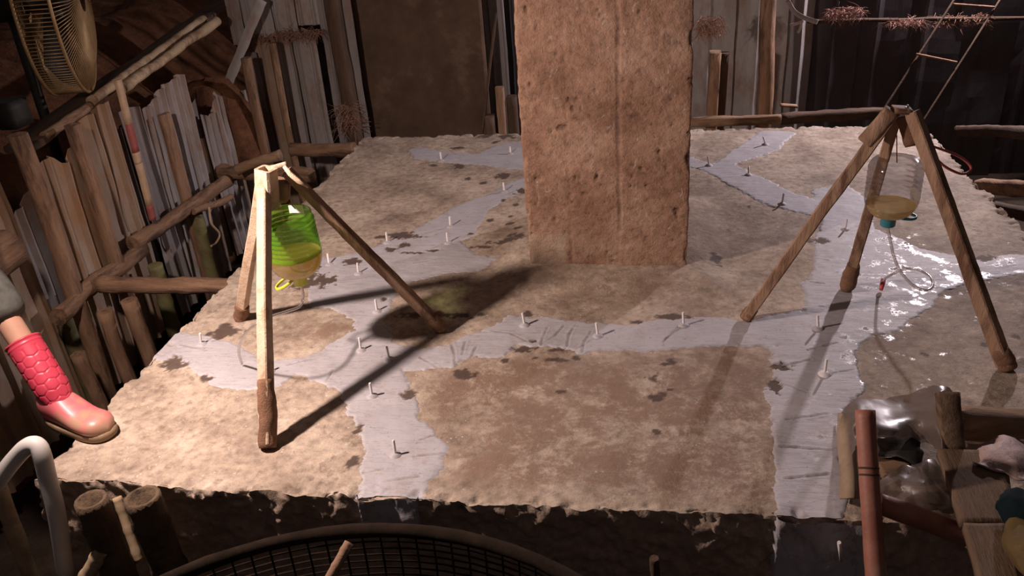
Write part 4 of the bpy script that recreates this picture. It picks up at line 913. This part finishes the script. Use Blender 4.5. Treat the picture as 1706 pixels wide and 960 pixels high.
# soil heap where the bank slumps through between the sheets
v, f = lathe([(0.30, -0.30), (0.26, 0.0), (0.20, 0.12), (0.12, 0.20), (0.02, 0.24)], (-2.66, 4.72, 0.1), 40); va = np.array(v); va = va + (np.stack([fbm(va + k * 9, 9, 4, 300 + k) for k in range(3)], 1)) * 0.05
o = mk('soil_heap', va, f, M['soil']); tag(o, 'red soil heap slumping over the white sheet at the far left', 'soil')

# ------------------------------------------------------------------ fan at upper left
fc = AX(86, -2, -2.50); fax = Vector((0.90, 0.42, -0.04)).normalized(); FR = 0.39
fb = Vector((fc.x - 0.16, fc.y - 0.07, 0.10))
fan = empty('industrial_fan', fb, 'large wire-caged industrial fan with tawny ribs at the upper left', 'fan')
t_ = Vector((0, 0, 1)); u1 = (t_ - fax * t_.dot(fax)).normalized(); u2 = fax.cross(u1)
def ringp(r, z, n=64): return [fc + fax * z + (u1 * math.cos(2 * math.pi * k / n) + u2 * math.sin(2 * math.pi * k / n)) * r for k in range(n)]
for z_, r_, wr in ((-0.065, FR, .007), (0.065, FR, .007)): v, f = sweep(ringp(r_, z_), circ(wr, 6), fax, closed=True); mk('cage_ring', v, f, M['brass'], fan)
parts = []
for k in range(150):
    a_ = 2 * math.pi * k / 150; d_ = u1 * math.cos(a_) + u2 * math.sin(a_)
    P_ = [fc + fax * -0.105 + d_ * 0.06, fc + fax * -0.098 + d_ * (FR * .7), fc + fax * -0.065 + d_ * FR, fc + fax * 0.065 + d_ * FR, fc + fax * 0.105 + d_ * (FR * .68), fc + fax * 0.115 + d_ * 0.06]
    parts.append(sweep(P_, circ(0.0022, 4), u2 if abs(d_.dot(u2)) < .8 else u1, cap=False))
v, f = join(*parts); tag(mk('cage_wires', v, f, M['brass'], fan), kind='stuff')
v, f = lathe([(0.075, -0.24), (0.08, -0.23), (0.085, -0.12), (0.05, -0.10), (0.04, 0.02), (0.05, 0.025), (0.045, 0.06), (0.01, 0.065)], fc, 24, fax, True, True); mk('motor', v, f, M['black'], fan)
for k in range(3):
    a_ = 2 * math.pi * k / 3 + .4; V_ = []
    for i in range(8):
        r_ = 0.04 + (FR - 0.055) * i / 7
        for s_ in (-1, 0, 1):
            b__ = a_ + s_ * (0.42 - 0.1 * i / 7); V_.append(list(fc + fax * (0.0 + s_ * 0.03) + (u1 * math.cos(b__) + u2 * math.sin(b__)) * r_))
    o = mk('blade', V_, grid_faces(3, 8), M['black'], fan); o.modifiers.new('t', 'SOLIDIFY').thickness = 0.003
stick('stand_pole', fb, fc - fax * 0.17 - Vector((0, 0, .05)), circ(0.022, 12), M['black'], fan, 8, 0, 0)
v, f = lathe([(0.20, 0.0), (0.20, 0.02), (0.05, 0.05)], fb, 24, (0, 0, 1), True, True); mk('stand_base', v, f, M['black'], fan)
mb = AX(22, 190, -2.58); stick('switch_box', mb + Vector((0, 0, -.05)), mb + Vector((0, 0, .06)), rect(0.12, 0.09), M['black'], fan, 4, 0, 0)

# ------------------------------------------------------------------ back wall: board, sheets, tarps, posts, ladder
def slab_box(name, A, B, z0, z1, th, mat, parent=None):
    A = Vector((A[0], A[1], 0)); B = Vector((B[0], B[1], 0)); t = (B - A).normalized(); n = Vector((t.y, -t.x, 0)) * th; V_ = []
    nu_, nv_ = 24, 24
    for side_ in (0, 1):
        for j in range(nv_):
            for i in range(nu_):
                p = A.lerp(B, i / (nu_ - 1)) + n * side_; V_.append([p.x, p.y, z0 + (z1 - z0) * j / (nv_ - 1)])
    V_ = np.array(V_); wv = 0.01 * fbm(V_ * np.array([1, 0, 1]), 2, 3, 400); V_[:, 1] += wv
    q = nu_ * nv_; f = grid_faces(nu_, nv_)[:, ::-1].tolist() + (grid_faces(nu_, nv_) + q).tolist()
    loop = [i for i in range(nu_)] + [j * nu_ + nu_ - 1 for j in range(1, nv_)] + [(nv_ - 1) * nu_ + i for i in range(nu_ - 2, -1, -1)] + [j * nu_ for j in range(nv_ - 2, 0, -1)]
    for k in range(len(loop)): a_, b__ = loop[k], loop[(k + 1) % len(loop)]; f.append([a_, b__, b__ + q, a_ + q])
    return mk(name, V_, f, mat, parent)
a = AY(600, 120, 5.2); b__ = AY(812, 120, 5.2)
o = slab_box('plywood_board', (a.x, 5.2), (b__.x, 5.2), -0.70, 1.25, 0.018, M['board']); tag(o, 'tall dark stained board standing behind the rear left of the footing', 'board')
csheet_px(wall_back, 812, 846, 100, 5.45, -0.7, -120, M['sheet_grey'], 280, rust=0)
csheet_px(wall_back, 846, 884, 100, 5.55, -0.7, -120, M['sheet_dark'], 281, rust=0)
csheet_px(wall_back, 878, 1170, 100, 5.62, -0.7, -120, M['sheet_white'], 282, rust=0)
csheet_px(wall_back, 1150, 1222, 100, 5.50, -0.7, -120, M['sheet_white'], 283, rust=0, pitch=0.2)
csheet_px(wall_back, 1222, 1308, 100, 5.53, -0.7, -120, M['sheet_white'], 284, rust=0, pitch=0.25)
csheet_px(wall_back, 1302, 1350, 100, 5.56, -0.7, -120, M['sheet_grey'], 285, rust=0, pitch=0.2)
for k, (a_, b__, Y_) in enumerate([(1348, 1420, 5.60), (1418, 1500, 5.64), (1498, 1590, 5.66), (1588, 1680, 5.68), (1678, 1800, 5.70), (1800, 1960, 5.72)]):
    csheet_px(wall_back, a_, b__ + 6, 100, Y_ - 0.02 * (k % 2), -0.7, -120, M['sheet_dark'], 286 + k, rust=0, pitch=0.24, depth=0.008)
a = AY(828, 22, 4.95); b_ = AY(786, 222, 4.80); thing_bamboo('thin_cane', (b_.x, b_.y, b_.z - 0.3), a, 0.008, M['wood_dark'], 'thin dark cane leaning across the tall dark board', 'cane', nodes=4)
a = AY(832, 145, 4.9); thing_stick('short_post', (a.x, a.y, -0.7), a, rect(0.05, 0.05), M['wood'], 'short square post just behind the slab left of the column', 'post', noise=0.004)
a = AY(822, 165, 4.85); thing_stick('short_post', (a.x - .03, a.y, -0.7), (a.x - .03, a.y, a.z - .1), rect(0.09, 0.05), M['board'], 'low dark block leaning behind the slab left of the column', 'post', noise=0.004)
a = AY(852, 160, 4.95); thing_stick('short_post', (a.x, a.y, -0.7), a, rect(0.07, 0.06), M['wood_dark'], 'dark stub post tucked against the left side of the column', 'post', noise=0.004)
a = AY(1192, 86, 4.9); thing_stick('wooden_post', (a.x - .015, a.y, -0.7), a, rect(0.085, 0.06), M['log'], 'split brown post in front of the white sheets right of the column', 'post', noise=0.006)
a = AY(1203, 88, 5.0); thing_stick('wooden_post', (a.x - .01, a.y, -0.7), a + Vector((0.02, 0, 0)), rect(0.06, 0.05), M['wood_dark'], 'dark narrow post behind the split brown post', 'post', noise=0.004)
a = AY(1284, -30, 5.15); thing_stick('wooden_post', (a.x + .02, a.y, -0.7), a, circ(0.045, 12), M['log'], 'round pinkish pole standing between white and dark sheets', 'post', wob=0.02, noise=0.006)
rag('fibre_clump', AY(1184, 42, 4.9), (0.07, 0.03, 0.05), 260, M['rag'], 'brown fibre clump stuck on top of the split brown post', 7, 0.8, 0.055)
px_log('ledge_rail', AY(1345, 34, 5.38), AY(1760, 30, 5.50), 0.012, M['wood_dark'], 'thin dark rail across the dark sheets that carries the fibre clumps', 0.02, 61, 'rail')
rag('fibre_clump', AY(1408, 22, 5.36), (0.10, 0.03, 0.03), 260, M['rag_red'], 'pinkish fibre clump hanging on the dark sheets right of the round pole', 8, 0.2, 0.055)
rag('fibre_clump', AY(1508, 38, 5.40), (0.10, 0.03, 0.018), 170, M['rag_red'], 'brown fibre clump on the dark sheets left of the ladder', 9, 0.2, 0.06)
rag('fibre_clump', AY(1600, 34, 5.46), (0.16, 0.02, 0.035), 200, M['rag'], 'dim fibre clump behind the upper ladder rungs', 10, 0.3, 0.05)
v, f = join(sweep(catmull([AY(1312, 0, 5.1), AY(1322, 18, 5.08), AY(1336, 28, 5.05), AY(1352, 34, 5.02), AY(1362, 37, 5.0)], 5), rect(0.025, 0.003), (0, 1, 0), None), sweep(catmull([AY(1316, 42, 5.06), AY(1326, 40, 5.04), AY(1338, 35, 5.03)], 5), rect(0.016, 0.003), (0, 1, 0)), sweep(catmull([AY(1336, 36, 5.04), AY(1333, 48, 5.04), AY(1329, 55, 5.04)], 4), rect(0.014, 0.003), (0, 1, 0)))
o = mk('plastic_strip', v, f, M['strip']); tag(o, 'pale torn plastic strips dangling beside the round pole', 'strip')
# timbers lying behind the slab
px_log('rear_timber', AY(1148, 203, 4.78), AY(1300, 198, 4.78), 0.03, M['wood'], 'timber lying behind the slab below the white sheets', 0.01, 31, 'timber', prof=rect(0.05, 0.05))
px_log('rear_timber', AY(1300, 200, 4.95), AY(1480, 186, 5.1), 0.03, M['wood_dark'], 'dark timber behind the slab below the dark sheets', 0.01, 32, 'timber', prof=rect(0.06, 0.06))
o = stick('wood_chip', AY(1300, 175, 4.9), AY(1328, 177, 4.9), rect(0.05, 0.01), M['wood'], None, 6, 0, 0.004); tag(o, 'small pale wood scrap by the foot of the round pole', 'scrap')
px_log('side_timber', AX(1600, 218, 1.75), AX(1760, 222, 1.80), 0.03, M['wood_dark'], 'upper dark timber along the pit beyond the right edge', 0.01, 33, 'timber', prof=rect(0.06, 0.06))
px_log('side_timber', AX(1632, 312, 1.62), AX(1780, 318, 1.80), 0.03, M['log'], 'lower brown timber jutting toward the right edge of the slab', 0.01, 34, 'timber', prof=rect(0.07, 0.07))
px_log('side_timber', G(1655, 345, -0.12), G(1790, 372, -0.12), 0.03, M['wood_dark'], 'dim timber touching the right edge of the slab', 0.01, 35, 'timber', prof=rect(0.06, 0.05))
# bamboo ladder
l0, l1_ = AY(1472, 184, 5.05), AY(1612, -36, 5.45); r0, r1 = AY(1545, 192, 5.05), AY(1685, -30, 5.45)
lad = empty('bamboo_ladder', ((l0.x + r0.x) / 2, 5.05, -0.7), 'thin bamboo ladder leaning on the dark sheets at the upper right', 'ladder')
dl = (l0 - l1_) * 1.9; bamboo('rail', l0 + dl * (0.62 / 1.0) * .5, l1_, 0.0065, M['wood_dark'], lad, 6, wob=.004); bamboo('rail', r0 + dl * .31, r1, 0.0065, M['wood_dark'], lad, 6, wob=.004)
for (xa_, ya_, xb_, yb_, Yr) in ((1588, 7, 1657, 12, 5.36), (1526, 90, 1594, 104, 5.20)):
    bamboo('rung', AY(xa_, ya_, Yr), AY(xb_, yb_, Yr), 0.0065, M['log'], lad, 2, wob=0)

# ------------------------------------------------------------------ foreground left: pvc elbow and bamboo poles
v, f = sweep(catmull([AY(-120, 905, 1.42), AY(-20, 818, 1.47), AY(22, 768, 1.50), AY(46, 744, 1.51), AY(62, 743, 1.51), AY(71, 762, 1.50), AY(80, 800, 1.49), AY(95, 860, 1.47), AY(110, 960, 1.45)], 8), circ(0.0225, 16), (0, 1, 0)); o = mk('bent_pipe', v, f, M['pvc']); tag(o, 'white plastic pipe bending over the front left corner', 'pipe')
a = AY(152, 832, 1.43); thing_bamboo('bamboo_stump', (a.x + .02, a.y, -0.72), a, 0.040, M['log_dark'], 'cut hollow bamboo pole in front, nearest the white pipe', 'pole', nodes=5, hollow=True, seed=3)
a = AY(238, 828, 1.44); thing_bamboo('bamboo_stump', (a.x + .02, a.y, -0.72), a, 0.043, M['log_dark'], 'cut hollow bamboo pole in front, farther from the white pipe', 'pole', nodes=5, hollow=True, seed=5)
a = AY(198, 850, 1.50); b_ = AY(216, 892, 1.48); thing_bamboo('bamboo_stick', AY(190, 830, 1.52), AY(232, 935, 1.46), 0.012, M['bamboo'], 'pale thin stick showing between the two cut bamboo poles', 'stick', nodes=3)
thing_bamboo('bamboo_stick', AY(168, 915, 1.40), AY(120, 1000, 1.36), 0.02, M['bamboo'], 'pale stick at the bottom edge left of the cut bamboo', 'stick', nodes=3)
# round basket in the foreground
q1, q2, q3 = G(605, 884, 0.0), G(322, 948, 0.0), G(930, 952, 0.0)
def circum(a, b, c):
    d = 2 * (a.x * (b.y - c.y) + b.x * (c.y - a.y) + c.x * (a.y - b.y)); A2, B2, C2 = a.x ** 2 + a.y ** 2, b.x ** 2 + b.y ** 2, c.x ** 2 + c.y ** 2
    return Vector(((A2 * (b.y - c.y) + B2 * (c.y - a.y) + C2 * (a.y - b.y)) / d, (A2 * (c.x - b.x) + B2 * (a.x - c.x) + C2 * (b.x - a.x)) / d, 0.0))
bc = circum(q1, q2, q3); BR = (q1 - bc).length; print('basket', bc, BR)
def circle_at(c, r, tilt, n=72):
    return [c + Vector((r * math.cos(2 * math.pi * k / n), r * math.sin(2 * math.pi * k / n) * math.cos(tilt), r * math.sin(2 * math.pi * k / n) * math.sin(tilt))) for k in range(n)]
bask = empty('round_basket', (bc.x, bc.y, -0.722), 'dark round mesh basket with a thick rim in the foreground', 'basket')
v, f = sweep(circle_at(bc, BR, 0.0), circ(0.017, 10), (0, 0, 1), None, 0.003, 30, 2, closed=True); mk('rim', v, f, M['basket'], bask)
def brad(t): return BR * (1 - 0.35 * t ** 2.2)
parts = []
for k in range(110):
    a_ = 2 * math.pi * k / 110; P_ = [bc + Vector((brad(t) * math.cos(a_), brad(t) * math.sin(a_), -0.72 * t)) for t in np.linspace(0, 1, 8)]
    parts.append(sweep(P_, rect(0.005, 0.002), (math.cos(a_), math.sin(a_), 0)))
v, f = join(*parts); tag(mk('upright_weave', v, f, M['basket'], bask), kind='stuff')
parts = []
for t in np.linspace(0.025, 1, 36): parts.append(sweep(circle_at(bc + Vector((0, 0, -0.72 * t)), brad(t) + 0.002, 0, 60), rect(0.005, 0.002), (0, 0, 1), closed=True))
for s in np.linspace(-.9, .9, 26):
    L_ = math.sqrt(1 - s * s) * brad(1)
    parts.append(sweep([bc + Vector((s * brad(1), -L_, -.72)), bc + Vector((s * brad(1), L_, -.72))], rect(0.006, 0.002))); parts.append(sweep([bc + Vector((-L_, s * brad(1), -.722)), bc + Vector((L_, s * brad(1), -.722))], rect(0.006, 0.002)))
v, f = join(*parts); tag(mk('ring_weave', v, f, M['basket'], bask), kind='stuff')
thing_bamboo('bamboo_stick', AY(582, 905, 1.40), AY(535, 985, 1.30), 0.012, M['log'], 'pale bamboo stick lying inside the round basket', 'stick', nodes=3)
thing_stick('short_stick', AY(1090, 930, 1.45), AY(1094, 990, 1.45), circ(0.011, 8), M['wood_dark'], 'thin wooden stake end at the bottom edge right of the basket', 'stake', noise=0.002)

# ------------------------------------------------------------------ foreground right: pipes, planks, film, cardboard, sack
pA, pB = AY(1441, 684, 1.63), AY(1462, 1010, 1.36)
v, f = sweep(lerp(pA, pB, 24), circ(0.0215, 18), (1, 0, 0), None, 0.0012, 30, 3, cap=False); o_ = len(v)
ax = (pB - pA).normalized()
for k in range(18): v.append(list(pA + (Vector(v[k]) - pA) * 0.85))
for k in range(18): v.append(list(pA + ax * 0.1 + (Vector(v[k]) - pA) * 0.85))
for k in range(18): k2 = (k + 1) % 18; f.append((k2, k, o_ + k, o_ + k2)); f.append((o_ + k2, o_ + k, o_ + 18 + k, o_ + 18 + k2))
f.append(tuple(o_ + 18 + k for k in range(18)))
o = mk('steel_pipe', v, f, M['rustpipe']); tag(o, 'upright rusty red steel pipe at the front right corner', 'pipe')
for t in (0.30, 0.335): 
    c_ = pA.lerp(pB, t); v, f = sweep([c_, c_ + ax * 0.004], circ(0.0222, 18), (1, 0, 0)); mk('dark_ring_mark', v, f, M['wood_dark'], o)
o = stick('steel_pipe', AY(1462, 838, 1.52), AY(1612, 893, 1.50), circ(0.024, 16), M['rustpipe'], None, 14, 0, 0.0015); tag(o, 'short dark rusty pipe lying between the upright pipe and the plank', 'pipe')
# planks running toward the viewer
def plank(p4, zt, th, label, seed):
    # p4: four pixel corners on a plane of height zt: near-left, far-left, far-right, near-right
    q = [G(x, y, zt) for x, y in p4]; V_ = []; nu_, nv_ = 10, 22
    for s_ in (0, 1):
        for j in range(nv_):
            for i in range(nu_):
                a_ = q[0].lerp(q[1], j / (nv_ - 1)); b__ = q[3].lerp(q[2], j / (nv_ - 1)); p = a_.lerp(b__, i / (nu_ - 1)); V_.append([p.x, p.y, zt - s_ * th])
    V_ = np.array(V_); V_ += np.stack([fbm(V_ + k * 5, 10, 3, seed + k) for k in range(3)], 1) * np.array([0.006, 0.006, 0.004]); qn = nu_ * nv_
    f = grid_faces(nu_, nv_).tolist() + (grid_faces(nu_, nv_)[:, ::-1] + qn).tolist()
    loop = [i for i in range(nu_)] + [j * nu_ + nu_ - 1 for j in range(1, nv_)] + [(nv_ - 1) * nu_ + i for i in range(nu_ - 2, -1, -1)] + [j * nu_ for j in range(nv_ - 2, 0, -1)]
    for k in range(len(loop)): a_, b__ = loop[k], loop[(k + 1) % len(loop)]; f.append([b__, a_, a_ + qn, b__ + qn])
    o = mk('plank', V_, f, VAR['muddy_plank'][1]); tag(o, label, 'plank'); return o
plank([(1602, 868), (1560, 748), (1672, 752), (1694, 868)], 0.12, 0.022, 'muddy short plank with a straight seam beside the plastic film', 501)
plank([(1636, 985), (1606, 872), (1672, 872), (1705, 985)], 0.118, 0.022, 'muddy plank nearest the viewer in the lower right corner', 505)
o = stick('wooden_beam', AY(1592, 704, 1.80), AY(1790, 716, 1.84), rect(0.06, 0.075), M['wood'], None, 16, 0.006, 0.005, 20, 51); tag(o, 'pale timber beam lying on the slab at the right edge', 'beam')
o = stick('wooden_block', AY(1578, 655, 1.80), AY(1588, 752, 1.70), rect(0.05, 0.03), M['plank'], None, 10, 0, 0.004, 20, 52); tag(o, 'splintered upright board end under the plastic film', 'board')
cloth_rows = [[(1462, 706, .05), (1490, 698, .07), (1515, 706, .06), (1532, 730, .05)], [(1462, 735, .045), (1490, 735, .06), (1518, 740, .065), (1538, 755, .05)], [(1464, 760, .04), (1495, 765, .05), (1520, 775, .05), (1532, 792, .035)]]
o = stick('wood_offcut', G(1462, 782, 0.03), G(1516, 776, 0.03), rect(0.06, 0.016), M['wood'], None, 8, 0, 0.003, 20, 53); tag(o, 'small pale wood offcut just right of the upright rusty pipe', 'offcut')
# cardboard flap
V_ = []; 
cardL = [(1398, 690), (1396, 735), (1402, 790), (1400, 832)]; cardR = [(1424, 690), (1420, 735), (1425, 790), (1428, 832)]
for (x0, y0), (x1, y1) in zip(cardL, cardR):
    for t, zz_ in ((0, .014), (.4, .03), (.8, .045), (1, .02)): V_.append(list(G(x0 + (x1 - x0) * t, y0 + (y1 - y0) * t, zz_)))
o = mk('cardboard_flap', V_, grid_faces(4, 4), M['card']); o.modifiers.new('t', 'SOLIDIFY').thickness = 0.005; tag(o, 'soggy cardboard flap lying on the sealant left of the rusty pipe', 'cardboard')
# crumpled film over the junk: control grid of pixels with heights
def cloth_from(rows, name, mat, label, cat, seed, amp=0.012, n=6, th=0.0):
    P_ = np.array([[list(G(x, y, z)) for x, y, z in r] for r in rows]); 
    cols = [catmull([P_[i][j] for i in range(len(rows))], n) for j in range(P_.shape[1])]; cols = np.array(cols)
    out = np.array([catmull([cols[j][k] for j in range(cols.shape[0])], n) for k in range(cols.shape[1])])
    nv_, nu_ = out.shape[:2]; v = out.reshape(-1, 3); v = v + np.stack([fbm(v + k * 3, 18, 4, seed + k) - 0.35 * np.abs(fbm(v + k, 30, 2, seed + 9 + k)) for k in range(3)], 1) * amp
    o = mk(name, v, grid_faces(nu_, nv_), mat)
    if th: o.modifiers.new('t', 'SOLIDIFY').thickness = th
    tag(o, label, cat); return o
cloth_from(cloth_rows, 'hollow_shade_sheet', M['black'], 'black sheet standing in for the shade in the hollow under the film', 'scrap', 631, 0.02, th=0.003)  # black sheet added to paint the shadow in the hollow
cloth_from([[(1405, 690, .03), (1425, 662, .06), (1470, 660, .05), (1520, 655, .07), (1568, 640, .13), (1590, 665, .08)],
            [(1420, 720, .06), (1432, 690, .13), (1480, 700, .10), (1530, 700, .10), (1572, 690, .15), (1592, 720, .10)],
            [(1425, 760, .06), (1436, 730, .10), (1480, 725, .10), (1535, 735, .05), (1570, 745, .12), (1588, 755, .12)]], 'plastic_film', M['film'], 'crumpled dirty plastic film draped over the boards at the front right', 'film', 601, 0.02)
cloth_from([[(1455, 800, .03), (1490, 775, .07), (1530, 765, .06), (1570, 775, .04)], [(1460, 830, .03), (1500, 810, .05), (1545, 805, .08), (1585, 820, .04)], [(1470, 850, .0), (1510, 848, .04), (1560, 850, .03), (1598, 858, .02)]], 'plastic_film', M['film'], 'loose sheet of dirty film lying between the rusty pipe and the planks', 'film', 611, 0.025)
cloth_from([[(1590, 745, .06), (1630, 738, .10), (1670, 725, .11), (1720, 730, .1)], [(1600, 762, .08), (1640, 762, .12), (1680, 762, .14), (1725, 765, .12)], [(1620, 775, .12), (1650, 780, .13), (1690, 792, .13), (1730, 800, .13)]], 'crumpled_sack', M['sack'], 'crumpled pinkish sack between the timber beam and the plank', 'sack', 621, 0.022, th=0.003)
def blob(name, cen, rad, mat, label, cat, seed, amp=0.2):
    V_ = []; n = 24; m_ = 14
    for j in range(m_):
        th = math.pi * j / (m_ - 1)
        for i in range(n):
            a_ = 2 * math.pi * i / n; V_.append([math.sin(th) * math.cos(a_), math.sin(th) * math.sin(a_), math.cos(th)])
    V_ = np.array(V_); V_ = np.sign(V_) * np.abs(V_) ** 0.8; V_ = V_ * (1 + amp * fbm(V_ + seed, 1.6, 4, seed))[:, None] * np.array(rad) + np.array(cen)
    o = mk(name, V_, grid_faces(n, m_, True), mat); tag(o, label, cat); return o
yb = G(1700, 905, 0.14); blob('cloth_bundle', yb + Vector((0.02, -0.02, 0.0)), (0.05, 0.075, 0.035), M['yellow'], 'dull yellow cloth bundle on the planks at the right edge', 'bundle', 3, 0.3)
tbp = G(1702, 850, 0.16); blob('cloth_bundle', tbp, (0.04, 0.05, 0.03), M['teal'], 'dark teal cloth bundle above the yellow one at the right edge', 'bundle', 5, 0.3)
